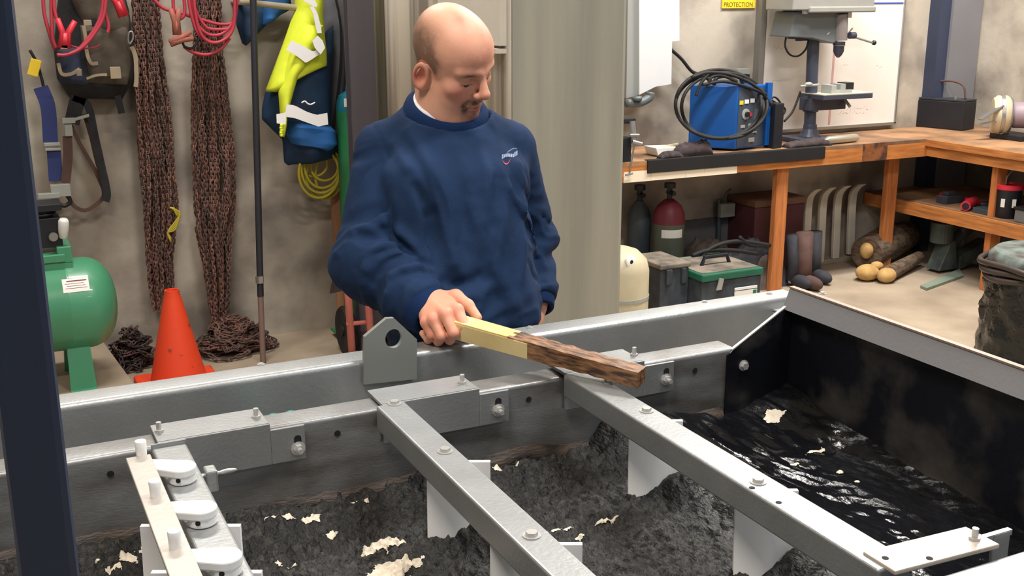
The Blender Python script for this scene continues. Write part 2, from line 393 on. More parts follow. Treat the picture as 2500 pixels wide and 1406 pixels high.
# ================================================================== TANK
ZR, ZL, ZB = 1.15, 1.13, 1.14          # rim, inner lip, crossbar tops
YI, YN = 1.772, .90                     # inner walls far / near
XT0, XE = -.55, 1.53                    # left end, raised end plate
T = thing('flotation_tank', 'long grey blasted-steel trough tank with double rim, crossbars and white scraper blades, filling the foreground', 'tank', (.6, 1.4, 0))
def rimsec(b, x0, x1, ys, zs):   # extruded section
    n = len(ys); vs = [(x0, y, z) for y, z in zip(ys, zs)]; b.prism(vs, (x1-x0, 0, 0))
# outer rim: folded section, rounded inner edge
xo1 = 1.735
def sec(y0, y1, zt, zb, th, r=.012, k=5):
    # open folded sheet: back return, flat top, rounded front edge, web down (drawn as closed thick outline)
    out = [(y0, zt-.05), (y0, zt-.004), (y0-.004, zt)]
    for i in range(k+1):
        a = math.pi/2*(i/k); out.append((y1+r-r*math.sin(a), zt-r+r*math.cos(a)))
    out.append((y1, zb)); inn = [(y1+th, zb)]
    for i in range(k+1):
        a = math.pi/2*(1-i/k); inn.append((y1+r-(r-th)*math.sin(a), zt-r+(r-th)*math.cos(a)))
    inn += [(y0-th, zt-th), (y0-th, zt-.05)]
    return out+inn
def f(b): b.prism([(XT0, y, z) for y, z in sec(2.05, 1.985, ZR, .62, .004)], (xo1-XT0, 0, 0))
orim = part('outer_rim', M_steel, T, f, smooth=True)
# little bolts on rim top
def hexbolt(c, r=.008, h=.006, washer=True, axis=(0, 0, 1), stud=0):
    c = np.array(c, float); a = np.array(axis, float)
    def g(b):
        if washer: b.cyl(c, c+a*.0015, r*1.5, 14)
        b.cyl(c+a*.0015, c+a*(h+.0015), r, 6)
        if stud: b.cyl(c+a*h, c+a*(h+stud), r*.55, 8)
    return g
for px_, py_ in ((637, 889), (1293, 800), (1720, 738), (1878, 718)):
    p = at_z(px_, py_, ZR); part('rim_screw', M_zinc, orim, hexbolt(p, .005, .002), )
# inner far wall
def f(b): b.prism([(XT0, y, z) for y, z in sec(YI+.062, YI, ZL, .90, .004, .008)], (1.385-XT0, 0, 0))
iw = part('inner_wall', M_stain, T, f, smooth=True)
# holes (dark recessed studs) along the inner wall, and the lower stained ledge where the wall steps inward
M_hole = mat('hole_black', (16, 16, 18), .8)
for px_, py_ in ((269, 1155), (823, 1057), (1290, 975), (1696, 905)):
    p = at_y(px_, py_, YI); part('bolt_hole', M_hole, iw, lambda b: (b.cyl(p+[0, .003, 0], p-[0, .0012, 0], .0058, 12)))
M_scum = mat('scum_line', (70, 58, 50), .6, rgb2=(26, 24, 24), vscale=16, stretch=(1, 4, 4), thr=(.35, .6), bump=.6, bscale=70)
def f(b):
    n = 160; vs = []; fs = []
    for i in range(n):
        x = XT0+(1.36-XT0)*i/(n-1); h = .988+.010*(vnoise([[x*9, 3, 4]])[0]-.5)*2; o_ = .010+.008*vnoise([[x*30, 8, 1]])[0]
        vs += [(x, YI, h+.01), (x, YI-o_*.5, h), (x, YI-o_*1.6, .965), (x, YI, .955)]
    for i in range(n-1):
        for k in range(3): fs.append((i*4+k, i*4+k+1, i*4+4+k+1, i*4+4+k))
    b.add(vs, fs)
part('scum_line', M_scum, iw, f, smooth='all')
# channel floor between the rims, tank outside faces
part('channel_floor', M_steel, T, lambda b: b.box((XT0, YI+.004, .95), (1.385, 1.985, .955)))
# near rim (mirrored)
NS = [(2*YI-0-y, z) for y, z in sec(YI+.062, YI, ZL, .62, .004, .008)]
def f(b): b.prism([(XT0, y-YI+YN, z) for y, z in NS], (1.9-XT0, 0, 0))
nr = part('near_rim', M_steel, T, f, smooth=True)
part('tank_floor', M_dirty, T, lambda b: b.box((XT0, YN+.004, .62), (XE, YI, .63)))
part('end_wall', M_steel, T, lambda b: b.box((XT0, YN, .62), (XT0+.005, 2.05, 1.12)))
for x in (-.45, .5, 1.45):
    for y in (.95, 1.95): part('leg', M_steel, T, lambda b: b.box((x-.03, y-.03, 0), (x+.03, y+.03, .62)))
# raised discharge end: gusset side plate, end plate with lip
A = at_y(1785, 862, YI); ztop = Zat(701, XE, YI)
xg0 = A[0]
def f(b):
    poly = [(xg0-.012, YI-.004, .9), (xg0-.012, YI-.004, 1.118), (xg0, YI-.004, 1.126), (XE, YI-.004, 1.212), (XE, YI-.004, .9)]
    b.prism(poly, (0, .006, 0))
gus = part('side_plate', M_dirty, T, f)
def f(b): b.prism([(xg0, YI-.0045, 1.127), (XE, YI-.0045, 1.213), (XE, YI-.0045, 1.2162), (xg0, YI-.0045, 1.1302)], (0, .007, 0))
part('plate_edge', M_zinc, gus, f)
for px_, py_ in ((1815, 893),):
    p = at_y(px_, py_, YI-.004); part('bolt', M_zinc, gus, hexbolt(p, .008, .007, axis=(0, -1, 0)))
ye0, ye1 = -.05, YI+.004
def f(b):   # lip: leaning strip facing up-left, then return under it
    b.prism([(XE-.004, ye1, 1.243), (XE+.004, ye1, 1.243), (XE+.0, ye1, 1.196), (XE-.021, ye1, 1.199)], (0, ye0-ye1, 0))
part('end_lip', mat('end_lip_steel', (138, 138, 142), .5, metal=.3, var=.06, vscale=5, bump=.1, bscale=120), T, f)
def f(b): b.box((XE-.006, ye0, 1.243), (XE+.006, ye1, 1.2465))
part('lip_edge', mat('lip_edge_brown', (150, 130, 118), .5, metal=.3), T, f)
for px_, py_ in ((2008, 716),):
    p = at_z(px_, py_+3, 1.2465); part('rim_screw', M_zinc, T, hexbolt(p, .005, .003))
part('end_plate', M_dirty, T, lambda b: b.box((XE-.0, ye0, .6), (XE+.005, ye1, 1.198)))
# pale folded tab where rim meets end plate
def f(b):
    b.box((1.66, 1.9, 1.118), (1.735, 1.99, 1.124)); b.box((1.66, 1.9, 1.09), (1.664, 1.985, 1.12))
part('corner_tab', mat('pale_galvanised', (205, 205, 205), .4, metal=.3), T, f)
# near return wall of discharge chute side
# --- lifting lug
pl = [at_y(x, y, 1.972) for x, y in ((888, 938), (890, 822), (944, 777), (962, 776), (1018, 828), (1017, 925))]
def lug(b):
    c = at_y(961, 826, 1.972); r = .0185; N_ = 28
    z = [p for p in pl]; outer = resample(np.array(z+[z[0]]), N_+1)[:-1]
    inner = []
    for p in outer:
        a = math.atan2(p[2]-c[2], p[0]-c[0]); inner.append(np.array([c[0]+r*math.cos(a)*.9, 1.972, c[2]+r*math.sin(a)*1.1]))
    # corners must stay sharp: insert originals
    e = np.array([0, .011, 0]); vs = list(outer)+inner+[p+e for p in outer]+[p+e for p in inner]; fs = []
    for i in range(N_):
        j = (i+1) % N_; fs += [(i, j, N_+j, N_+i), (2*N_+i, 3*N_+i, 3*N_+j, 2*N_+j), (i, 2*N_+i, 2*N_+j, j), (N_+i, N_+j, 3*N_+j, 3*N_+i)]
    b.add(vs, fs)
pl_ = pl; 
def lug2(b):
    # exact outline with polygon corner points kept
    c = at_y(961, 826, 1.972); r = .0185; pts = []
    for i in range(len(pl)):
        a_, b_ = pl[i], pl[(i+1) % len(pl)]
        for k in range(6): pts.append(a_+(b_-a_)*k/6)
    N_ = len(pts); inner = []
    for p in pts:
        a = math.atan2(p[2]-c[2], p[0]-c[0]); inner.append(np.array([c[0]+r*math.cos(a)*.95, 1.972, c[2]+r*math.sin(a)*1.05]))
    e = np.array([0, .011, 0]); vs = pts+inner+[p+e for p in pts]+[p+e for p in inner]; fs = []
    for i in range(N_):
        j = (i+1) % N_; fs += [(i, j, N_+j, N_+i), (2*N_+i, 3*N_+i, 3*N_+j, 2*N_+j), (i, 2*N_+i, 2*N_+j, j), (N_+i, N_+j, 3*N_+j, 3*N_+i)]
    b.add(vs, fs)
part('lifting_lug', mat('lug_steel', (142, 146, 144), .5, metal=.3, var=.05), T, lug2)
# --- angle brackets on the inner wall
def bracket(x0, x1, x2, top0, bolts, slot, zt=ZB, step=.012, dz=.075):
    # top plate x0..x1 , front plate x0..x2 (slightly lower right of the step)
    def f(b):
        b.box((x0, YI-.008, zt-.006), (x1, YI+.075, zt+.0)); b.box((x0, YI-.010, zt-dz), (x1, YI-.004, zt))
        b.box((x1, YI-.010, zt-dz), (x2, YI-.004, zt-step))
    o = part('mounting_bracket', M_steel, T, f, bevel=.0012)
    for p in bolts: part('stud', M_zinc, o, lambda b, p=p: (b.cyl((p[0], p[1], zt), (p[0], p[1], zt+.004), .008, 6), b.cyl((p[0], p[1], zt), (p[0], p[1], zt+.017), .0045, 10)))
    if slot is not None:
        s = slot; part('slot', M_hole, o, lambda b: b.prism([(s[0]+.0065*math.cos(a)+0, YI-.0102, s[2]+.008+(.006 if math.sin(a) > 0 else -.0)+.0065*math.sin(a)) for a in np.linspace(0, 2*math.pi, 16)[:-1]], (0, -.0006, 0)))
        part('bolt', M_zinc, o, hexbolt((s[0], YI-.010, s[2]-.004), .0085, .008, axis=(0, -1, 0), stud=.01))
    return o
zb = lambda x, y: at_z(x, y, ZB)
bk = [((378, 1066), (663, 1040), 745, [(388, 1042), (625, 1008)], (727, 1088)),
      ((930, 985), (1166, 945), 1242, [(1128, 925)], (1216, 996)),
      ((1400, 925), (1587, 888), 1645, [(1548, 858)], (1626, 922))]
for (pa, pb, pc, bl, sl_) in bk:
    x0 = zb(*pa)[0]; x1 = zb(*pb)[0]; x2 = Xat(pc, YI-.01, 1.1)
    bp = [zb(x, y+10) for x, y in bl]; bracket(x0, x1, x2, None, bp, at_y(*sl_, YI-.01))
# near corner bracket over the near rim
def f(b):
    P = [at_z(*p, ZB+.004) for p in ((2103, 1350), (2128, 1337), (2360, 1286), (2442, 1332), (2184, 1397))]
    P = [at_z(*p, ZB+.004) for p in ((2105, 1347), (2357, 1286), (2441, 1330), (2184, 1396))]
    b.prism(P, (0, 0, -.007))
nb = part('corner_bracket', mat('corner_bracket_steel', (188, 178, 168), .42, metal=.4, var=.06, vscale=8, bump=.15, bscale=120), T, f, bevel=.002)
p = at_z(2378, 1318, ZB+.004); part('stud', M_zinc, nb, lambda b: (b.cyl(p, p+[0, 0, .004], .008, 6), b.cyl(p, p+[0, 0, .016], .0045, 10)))
for q in ((2160, 1364), (2268, 1365)):
    p = at_z(*q, ZB+.004); part('bolt_hole', M_hole, nb, lambda b: b.cyl(p, p+[0, 0, .0006], .0045, 12))
def f(b): b.box((1.18, .93, 1.10), (1.21, .935, 1.14)); b.box((1.135, .931, 1.133), (1.215, .939, 1.141))
part('stop_tab', M_steel, nb, f)
# --- crossbars
BX = [(.592, .646), (.972, 1.030)]
def crossbar(x0, x1, y0, y1, bolts, z=ZB, h=.046, name='crossbar'):
    def f(b):
        b.box((x0, y0, z-h), (x1, y1, z))
    o = part(name, M_steel, T, f, bevel=.004, bseg=3)
    for p in bolts: part('bolt', M_zinc, o, hexbolt((p[0], p[1], z), .0085, .005))
    return o
b1 = crossbar(*BX[0], YN+.03, YI-.008, [zb(963, 985), zb(1086, 1102), zb(1297, 1308)])
b2 = crossbar(*BX[1], YN+.03, YI-.008, [zb(1486, 932), zb(1578, 1004), zb(1850, 1178)])
for q in ((1900, 1228), (1835, 1192)):
    p = zb(*q); part('bolt_hole', M_hole, b2, lambda b: b.cyl(p, p+[0, 0, .0006], .0045, 12))
bl_ = crossbar(.203, .258, YN+.03, YI-.03, [])
part('end_tab', M_steel, bl_, lambda b: b.box((.203, YI-.03, ZB-.02), (.258, YI-.026, ZB+.006)))
# small clamp block and wing bolt beside the left crossbar
c = zb(515, 1140)
def f(b): b.box((c[0]-.010, c[1]-.008, ZB-.04), (c[0]+.008, c[1]+.02, ZB-.003))
cb = part('clamp_block', M_steel, T, f, bevel=.003)
def f(b):
    b.cyl((c[0]-.05, c[1]+.002, ZB-.012), (c[0]+.012, c[1]+.002, ZB-.012), .0035, 10)
    b.ball((c[0]+.024, c[1]+.002, ZB-.012), (.016, .003, .0045), 12, 8)
part('wing_bolt', M_zinc, cb, f, smooth='all')
# --- scraper blades: ploughshare plates hung under the crossbars
def blade(bar, TL, TR, zt, zbL, zbR, m=M_hdpe, th=.009):
    TL = np.array(TL); TR = np.array(TR); d = (TR-TL); L = np.linalg.norm(d[:2]); dx = d/L; nrm = np.array([dx[1], -dx[0], 0])
    if nrm[1] > 0: nrm = -nrm
    nu, nv = 14, 10; fr = []; bkp = []
    for j in range(nv+1):
        for i in range(nu+1):
            t = i/nu; zbm = zbL+(zbR-zbL)*min(1, t*1.9)**.75; v = j/nv; z = zt+(zbm-zt)*v
            bow = .012*math.sin(math.pi*min(1, t))*v+.02*(v**2)*(1-t)
            p = TL*(1-t)+TR*t; q = np.array([p[0], p[1], z])+nrm*bow; fr.append(q); bkp.append(q-nrm*th)
    n = len(fr); W = nu+1; fs = []
    for j in range(nv):
        for i in range(nu):
            a = j*W+i; fs += [(a, a+1, a+W+1, a+W), (n+a, n+a+W, n+a+W+1, n+a+1)]
    for i in range(nu): fs += [(i, n+i, n+i+1, i+1), (nv*W+i, nv*W+i+1, n+nv*W+i+1, n+nv*W+i)]
    for j in range(nv): fs += [(j*W, j*W+W, n+j*W+W, n+j*W), (j*W+nu, n+j*W+nu, n+j*W+W+nu, j*W+W+nu)]
    return part('scraper_blade', m, bar, lambda b: b.add(fr+bkp, fs), smooth=True)
def blade_px(bar, l, r, y, zt=1.092, zbL=.905, zbR=.965):
    TL, TR = at_z(l, y, zt), at_z(r, y, zt); return blade(bar, TL, TR, zt, zbL, zbR)
bl1 = blade_px(b1, 925, 1063, 1006)
for px_, py_ in ((945, 1124), (973, 1130)):
    p = at_y(px_, py_, 1.846); 
blade_px(b1, 1040, 1196, 1128); blade_px(b1, 1195, 1421, 1331); 
blade_px(b2, 1380, 1500, 938, zbR=.965); blade_px(b2, 1536, 1667, 1029); blade_px(b2, 1797, 1949, 1200)
blade_px(bl_, 340, 584, 1284, zbL=.92, zbR=.92); blade_px(bl_, 366, 636, 1398, zbL=.92, zbR=.92)
def dots(bar, pts, Y):
    for q in pts:
        p = at_y(*q, Y); part('bolt_hole', M_hole, bar, lambda b: b.cyl(p, p+[0, -.002, 0], .0045, 10))
dots(b1, ((945, 1124), (973, 1130)), 1.835)
# --- linkage bar with pegs and white cam arms at the left
zk = 1.178
def f(b):
    P = [at_z(*p, zk) for p in ((306, 1116), (367, 1108))]
    x0, x1 = P[0][0], P[1][0]; y1 = P[0][1]; x0n = at_z(412, 1406, zk)[0]; x1n = at_z(495, 1406, zk)[0]; yn = at_z(412, 1406, zk)[1]
    sx0 = (x0n-x0)/(yn-y1); sx1 = (x1n-x1)/(yn-y1); ye = YN+.12
    b.prism([(x0, y1, zk), (x1, y1, zk), (x1+sx1*(ye-y1), ye, zk), (x0+sx0*(ye-y1), ye, zk)], (0, 0, -.006))
lk = part('linkage_bar', mat('pale_linkage_steel', (182, 176, 170), .45, metal=.35, var=.05, vscale=9, bump=.12, bscale=120), T, f, bevel=.0012)
for q in ((345, 1108), (380, 1208), (427, 1333)):
    p = at_z(*q, zk); part('peg', M_hdpe, lk, lambda b: b.lathe([(.0075, -.02), (.0078, .0), (.0082, .012), (.0086, .02), (.008, .0225), (.004, .0235)], p, n=16), smooth=True)
def arm(R_, L_):  # pivot boss centre (px) and arm start (px)
    zc = ZB+.026; c = at_z(*R_, zc); a = at_z(*L_, zc); d = c-a; Ln = np.linalg.norm(d); d /= Ln; nn = np.array([-d[1], d[0], 0])
    def f(b):
        r = .0215; prof = []
        for i in range(17):
            t = -math.pi/2+math.pi*i/16; prof.append(c+r*(math.cos(t)*d+math.sin(t)*nn))
        prof.append(a+nn*.016-d*.02); prof.append(a-nn*.013-d*.02)
        b.prism([p+[0, 0, 0] for p in prof], (0, 0, -.014))
        b.cyl(c-[0, 0, .0255], c-[0, 0, .012], .0205, 28)
    o = part('cam_arm', M_hdpe, T, f, bevel=.003, bseg=3)
    s = c-np.array([0, .0, .016])+.0205*(-cf*[1, 1, 0])/np.linalg.norm(cf[:2]); dd = -cf*[1, 1, 0]/np.linalg.norm(cf[:2])
    part('set_screw', M_hole, o, lambda b: b.cyl(s-dd*.002, s+dd*.0008, .0036, 12))
for R_, L_ in (((442, 1134), (385, 1130)), ((490, 1234), (430, 1234)), ((548, 1352), (480, 1352))): arm(R_, L_)
# teal fitting lying in the rim channel
p = at_y(688, 1016, 1.86)
def f(b):
    for s_ in (-1, 1): b.ball(p+[s_*.016, 0, 0], (.013, .012, .009), 12, 8)
    b.box(p-[.024, .006, .06], p+[.024, .006, .0])
single('valve_handle', mat('teal_plastic', (10, 128, 116), .4), (p[0], p[1], .955), lambda b: (f(b), b.cyl((p[0], p[1], .955), (p[0], p[1], p[2]-.02), .01, 12)), 'small teal valve handle in the channel behind the leftmost mounting bracket', 'valve', smooth='all')

# ================================================================== SLURRY
def slurry():
    h = .0032; x0, x1, y0, y1 = XT0+.01, XE-.004, YN+.01, YI-.002
    nx, ny = int((x1-x0)/h), int((y1-y0)/h); X, Y = np.meshgrid(np.linspace(x0, x1, nx), np.linspace(y0, y1, ny), indexing='ij')
    P = np.stack([X, Y, np.zeros_like(X)], -1)
    left = 1/(1+np.exp((X-1.10)/.02))
    Z = np.full(X.shape, .945)+.030*np.exp(-((YI-Y)/.10)**2)
    wv = (fbm(P*[12, 12, 1]+3, 3)-.5); lump = np.abs(fbm(P*[34, 34, 1]+9, 4)-.5)*2; fine = fbm(P*[130, 95, 1], 3)-.5
    Z += left*(.030*wv+.018*(1-lump)+.014*fine-.006)
    for l, r2_, y in ((925, 1063, 1006), (1040, 1196, 1128), (1195, 1421, 1331), (1380, 1500, 938), (1536, 1667, 1029), (1797, 1949, 1200)):
        TL, TR = at_z(l, y, 1.092), at_z(r2_, y, 1.092); c = TL*.12+TR*.88+[0, -.03, 0]
        Z += .042*np.exp(-((X-c[0])/.042)**2-((Y-c[1])/.050)**2)+.020*np.exp(-((X-c[0]-.05)/.06)**2-((Y-c[1]+.05)/.12)**2)
    # turbulent water on the right: one long roller in the Y direction plus chop
    right = 1-left
    q = P@np.array([[math.cos(.25), -math.sin(.25), 0], [math.sin(.25), math.cos(.25), 0], [0, 0, 1]])
    Z += right*(.022*np.exp(-((X-1.22-.03*np.sin(Y*7))/.075)**2)-.010*np.exp(-((X-1.10)/.03)**2))
    Z += right*(.016+.020*(fbm(q*[20, 8, 1]+5, 3)-.5)+.0105*(fbm(q*[62, 26, 1]+2, 2)-.5)*(.35+1.2*np.exp(-((X-1.17)/.09)**2)))
    # bank of froth climbing far end
    Z += .045*np.clip((X-1.36)/.17, 0, 1)**2*np.clip((Y-1.0)/.7, 0, 1)
    V_ = np.stack([X, Y, Z], -1).reshape(-1, 3)
    I = np.arange(nx*ny).reshape(nx, ny); F = np.stack([I[:-1, :-1], I[1:, :-1], I[1:, 1:], I[:-1, 1:]], -1).reshape(-1, 4)
    # colour: black, brown-grey flecks
    g = fbm(P*[60, 60, 1]+1, 4)[..., None]
    g2 = np.clip((fbm(P*[150, 110, 1]+21, 3)[..., None]-.56)*7, 0, 1)
    base = (np.array(lin((16, 17, 20)))*(1-g)+np.array(lin((42, 41, 40)))*g)*(1-g2*.5)+np.array(lin((84, 80, 74)))*g2*.5
    wet = np.array(lin((20, 21, 25))); col = base*left[..., None]+wet*(1-left[..., None])
    # foam: fine local patches draped on the surface
    fv, ff = [], []; nv_ = 0; hh = .0011
    blobs = ((925, 1326, .040, .020, 1.1), (962, 1372, .050, .018, 1.3), (915, 1400, .062, .013, 1.3), (985, 1360, .012, .01), (760, 1277, .024, .010, .9), (810, 1300, .014, .012, .8), (690, 1282, .028, .009, .9), (715, 1360, .02, .012, .6), (880, 1240, .03, .01, .6),
               (1480, 1258, .030, .0045, 1.3), (1370, 1278, .03, .005, .95), (1330, 1290, .02, .004, 1.0), (1410, 1300, .016, .006, .9), (1215, 1162, .013, .008, 1), (1262, 1150, .008, .006, .8), (1362, 1142, .006, .005, .7),
               (1885, 1045, .022, .022, .85), (1990, 1108, .03, .014, .85), (2050, 1155, .01, .008, .8), (2090, 1180, .012, .008, .8), (640, 1370, .04, .02, .5), (1940, 1130, .02, .01, .75), (300, 1380, .05, .03, .5))
    def zi(x, y):
        a = np.clip((x-x0)/(x1-x0)*(nx-1), 0, nx-1.001); b_ = np.clip((y-y0)/(y1-y0)*(ny-1), 0, ny-1.001); i_ = a.astype(int); j_ = b_.astype(int); fa, fb = a-i_, b_-j_
        return (Z[i_, j_]*(1-fa)+Z[i_+1, j_]*fa)*(1-fb)+(Z[i_, j_+1]*(1-fa)+Z[i_+1, j_+1]*fa)*fb
    for bp in blobs:
        px_, py_, rx, ry = bp[:4]; amt = bp[4] if len(bp) > 4 else 1; c = at_z(px_, py_, .965)
        gx_, gy_ = np.meshgrid(np.arange(c[0]-2*rx, c[0]+2*rx, hh), np.arange(c[1]-2*ry, c[1]+2*ry, hh), indexing='ij')
        if gx_.shape[0] < 3 or gx_.shape[1] < 3: continue
        m_ = amt*np.exp(-((gx_-c[0])/rx)**2-((gy_-c[1])/ry)**2); P2 = np.stack([gx_*70, gy_*70, np.zeros_like(gx_)], -1); nn = fbm(P2+4, 4)
        mk = (m_*.62+nn*.62) > .60; zz = zi(gx_, gy_)+.0012+.0022*np.clip((m_*.62+nn*.62-.60)*8, 0, 1)
        ok = mk[:-1, :-1]&mk[1:, :-1]&mk[1:, 1:]&mk[:-1, 1:]; I2 = np.arange(gx_.size).reshape(gx_.shape)+nv_
        q4 = np.stack([I2[:-1, :-1], I2[1:, :-1], I2[1:, 1:], I2[:-1, 1:]], -1)[ok]
        fv.append(np.stack([gx_, gy_, zz], -1).reshape(-1, 3)); ff.append(q4); nv_ += gx_.size
    fv = np.concatenate(fv); ff = np.concatenate(ff); used = np.unique(ff); re = -np.ones(len(fv), int); re[used] = np.arange(len(used)); fv = fv[used]; ff = re[ff]
    M_sl = mat('charcoal_slurry', (255, 255, 255), .38, bump=1.6, bscale=210, stretch=(1, .45, 1), col_attr='Col', spec=.5, var=.55, vscale=260)
    nt = M_sl.node_tree; bn = [n_ for n_ in nt.nodes if n_.type == 'BUMP'][0]; at3 = nt.nodes.new('ShaderNodeAttribute'); at3.attribute_name = 'Bmp'; nt.links.new(at3.outputs['Fac'], bn.inputs['Strength']); at2 = nt.nodes.new('ShaderNodeAttribute'); at2.attribute_name = 'Rgh'; nt.links.new(at2.outputs['Fac'], nt.nodes['Principled BSDF'].inputs['Roughness'])
    root = mesh_np('slurry', V_, F, M_sl, col=col.reshape(-1, 3), loc=(.6, 1.3, .97))
    ra_ = root.data.attributes.new('Rgh', 'FLOAT', 'POINT'); ra_.data.foreach_set('value', (.62*left+.10*(1-left)).ravel().astype(np.float32))
    rb3 = root.data.attributes.new('Bmp', 'FLOAT', 'POINT'); rb3.data.foreach_set('value', (.95*left+.16*(1-left)).ravel().astype(np.float32))
    tag(root, 'black charcoal slurry churning in the tank between the crossbars and the raised end', 'slurry', kind='stuff')
    fo = mesh_np('foam', fv, ff, mat('cream_foam', (224, 214, 196), .6, var=.15, vscale=40, bump=.6, bscale=150), root); fo['kind'] = 'stuff'; fo['label'] = 'cream white foam patches floating on the slurry'
slurry()
# ================================================================== PERSON
PER = thing('person', 'bald man in a navy sweatshirt leaning over the tank rim and holding a wooden stick', 'person', (.95, 2.36, 0))
def unit(v): v = np.array(v, float); return v/np.linalg.norm(v)
# head frame: x = his right, y = face, z = crown
hd = unit(np.array([-cf[0], -cf[1], 0])*math.cos(math.radians(50))+cr*math.sin(math.radians(50)))
hp = math.radians(27); hy = hd*math.cos(hp)+np.array([0, 0, -math.sin(hp)]); hz = hd*math.sin(hp)+np.array([0, 0, math.cos(hp)]); hx = np.cross(hy, hz)
hr = math.radians(-13); hx, hz = hx*math.cos(hr)+hz*math.sin(hr), hz*math.cos(hr)-hx*math.sin(hr)
td = unit(np.array([-cf[0], -cf[1], 0])*math.cos(math.radians(20))+cr*math.sin(math.radians(20)))
HR = np.array([hx, hy, hz]); HC = at_d(1104, 148, 2.42); HS = .94
def head_sdf(p):   # p in head frame metres
    q = np.stack([np.abs(p[..., 0]), p[..., 1], p[..., 2]], -1)
    d = sd_ell(q, (0, -.014, .038), (.077, .098, .092))
    d = smin(d, sd_ell(q, (0, .026, .046), (.068, .072, .066)), .03)
    d = smin(d, sd_ell(q, (0, .034, -.03), (.060, .064, .078)), .03)
    d = smin(d, sd_ell(q, (0, .036, -.070), (.062, .054, .046)), .03)         # jaw
    d = smin(d, sd_ell(q, (.040, .044, -.052), (.022, .028, .030)), .02)
    d = smin(d, sd_ell(q, (.044, .0, -.062), (.014, .036, .03)), .025)          # jaw angle
    d = smin(d, sd_ell(q, (0, .083, -.098), (.024, .018, .018)), .02)          # chin
    d = smin(d, sd_ell(q, (.043, .062, -.022), (.022, .020, .018)), .02)       # cheekbone
    d = smin(d, sd_cap(q, (.010, .094, .024), (.046, .076, .024), .0085, .008), .016)  # brow
    d = smax(d, -sd_ell(q, (.031, .103, .004), (.021, .017, .013)), .014)      # eye socket
    d = smin(d, sd_ell(q, (.031, .0785, .0025), (.0165, .0135, .0125)), .003)      # closed-down lid
    d = smax(d, -sd_cap(q, (.016, .0955, -.0055), (.045, .086, -.0055), .0012), .003)  # lid slit
    d = smin(d, sd_cap(q, (0, .096, .018), (0, .118, -.020), .0078, .0110), .013)     # nose bridge
    d = smin(d, sd_ell(q, (0, .118, -.024), (.0118, .0125, .0105)), .008)        # tip
    d = smin(d, sd_ell(q, (.0130, .106, -.030), (.0078, .011, .0078)), .006)     # wing
    d = smax(d, -sd_ell(q, (.006, .112, -.039), (.0038, .005, .003)), .003)
    d = smin(d, sd_ell(q, (0, .088, -.062), (.028, .016, .020)), .014)          # mouth mound
    d = smin(d, sd_cap(q, (0, .1035, -.0605), (.020, .094, -.0645), .0042, .0028), .005)
    d = smin(d, sd_cap(q, (0, .1015, -.0715), (.016, .0945, -.070), .0055, .0035), .005)
    d = smax(d, -sd_cap(q, (0, .1085, -.066), (.022, .0975, -.0675), .0014), .003)
    d = smax(d, -sd_cap(q, (.021, .100, -.040), (.033, .086, -.066), .0022), .009)     # nasolabial
    d = smax(d, -sd_cap(q, (0, .106, -.083), (.012, .1, -.083), .003), .008)     # under lip
    # ears
    e = q-np.array([.077, -.014, -.024]); ca, sa = math.cos(.42), math.sin(.42)
    ex = e[..., 0]*ca+e[..., 1]*sa; ey = -e[..., 0]*sa+e[..., 1]*ca; ez = e[..., 2]; E3 = np.stack([ex, ey, ez], -1)
    rim = np.sqrt((np.sqrt((ey/.0165)**2+((ez+.0)/.029)**2+1e-9)-1)**2*.0165**2+(ex-.006)**2)-.0042
    ear = smin(rim, sd_ell(E3, (0, .004, -.004), (.006, .015, .026)), .006)
    ear = smin(ear, sd_ell(E3, (.004, .006, -.028), (.005, .008, .009)), .005)
    ear = smax(ear, -sd_ell(E3, (.008, .003, -.002), (.007, .008, .013)), .003)
    d = smin(d, ear, .006)
    # neck (towards the torso)
    return d
NB = at_d(1090, 265, 2.49)          # neck base
def head_world(P):
    p = ((P-HC)@HR.T)/HS
    d = head_sdf(p)*HS
    a = HC+(-.022*hy-.045*hz)
    d = smin(d, sd_cap(P, a, NB+[0, 0, .01], .060, .066), .022)
    d = smin(d, sd_cap(P, HC+(.035*hy-.088*hz), NB+td*.03, .036, .045), .03)
    d = smin(d, sd_cap(P, NB+[0, 0, .0], NB+[0, .01, -.1], .064, .08), .03)
    return d
hv, hf = surf(head_world, np.minimum(HC-.17, NB-[.12, .12, .12]), np.maximum(HC+.17, NB+.1), .0021)
p = ((hv-HC)@HR.T)/HS; ax = np.abs(p[:, 0])
skin = np.array(lin((232, 176, 150))); redd = np.array(lin((205, 104, 92))); hairc = np.array(lin((92, 76, 66))); lipc = np.array(lin((176, 92, 86)))
col = np.tile(skin, (len(hv), 1))
def blend(c, wgt):
    global col
    w_ = np.clip(wgt, 0, 1)[:, None]; col = col*(1-w_)+np.array(c)*w_
def ga(c, r): return np.exp(-(((p-np.array(c))/np.array(r))**2).sum(1))
pa = p.copy(); pa[:, 0] = ax
def gs(c, r): return np.exp(-(((pa-np.array(c))/np.array(r))**2).sum(1))
n1 = fbm(p*60+3, 4); n2 = fbm(p*260+9, 2)
blend(redd, .55*gs((.045, .075, -.03), (.03, .04, .025))); blend(redd, .6*gs((0, .120, -.026), (.016, .02, .014))); blend(redd, .35*gs((0, .07, .05), (.06, .06, .05))*n1*2)
blend(redd, .75*gs((.086, -.014, -.024), (.018, .024, .032))); blend(redd, .35*gs((0, .09, -.09), (.05, .05, .03)))
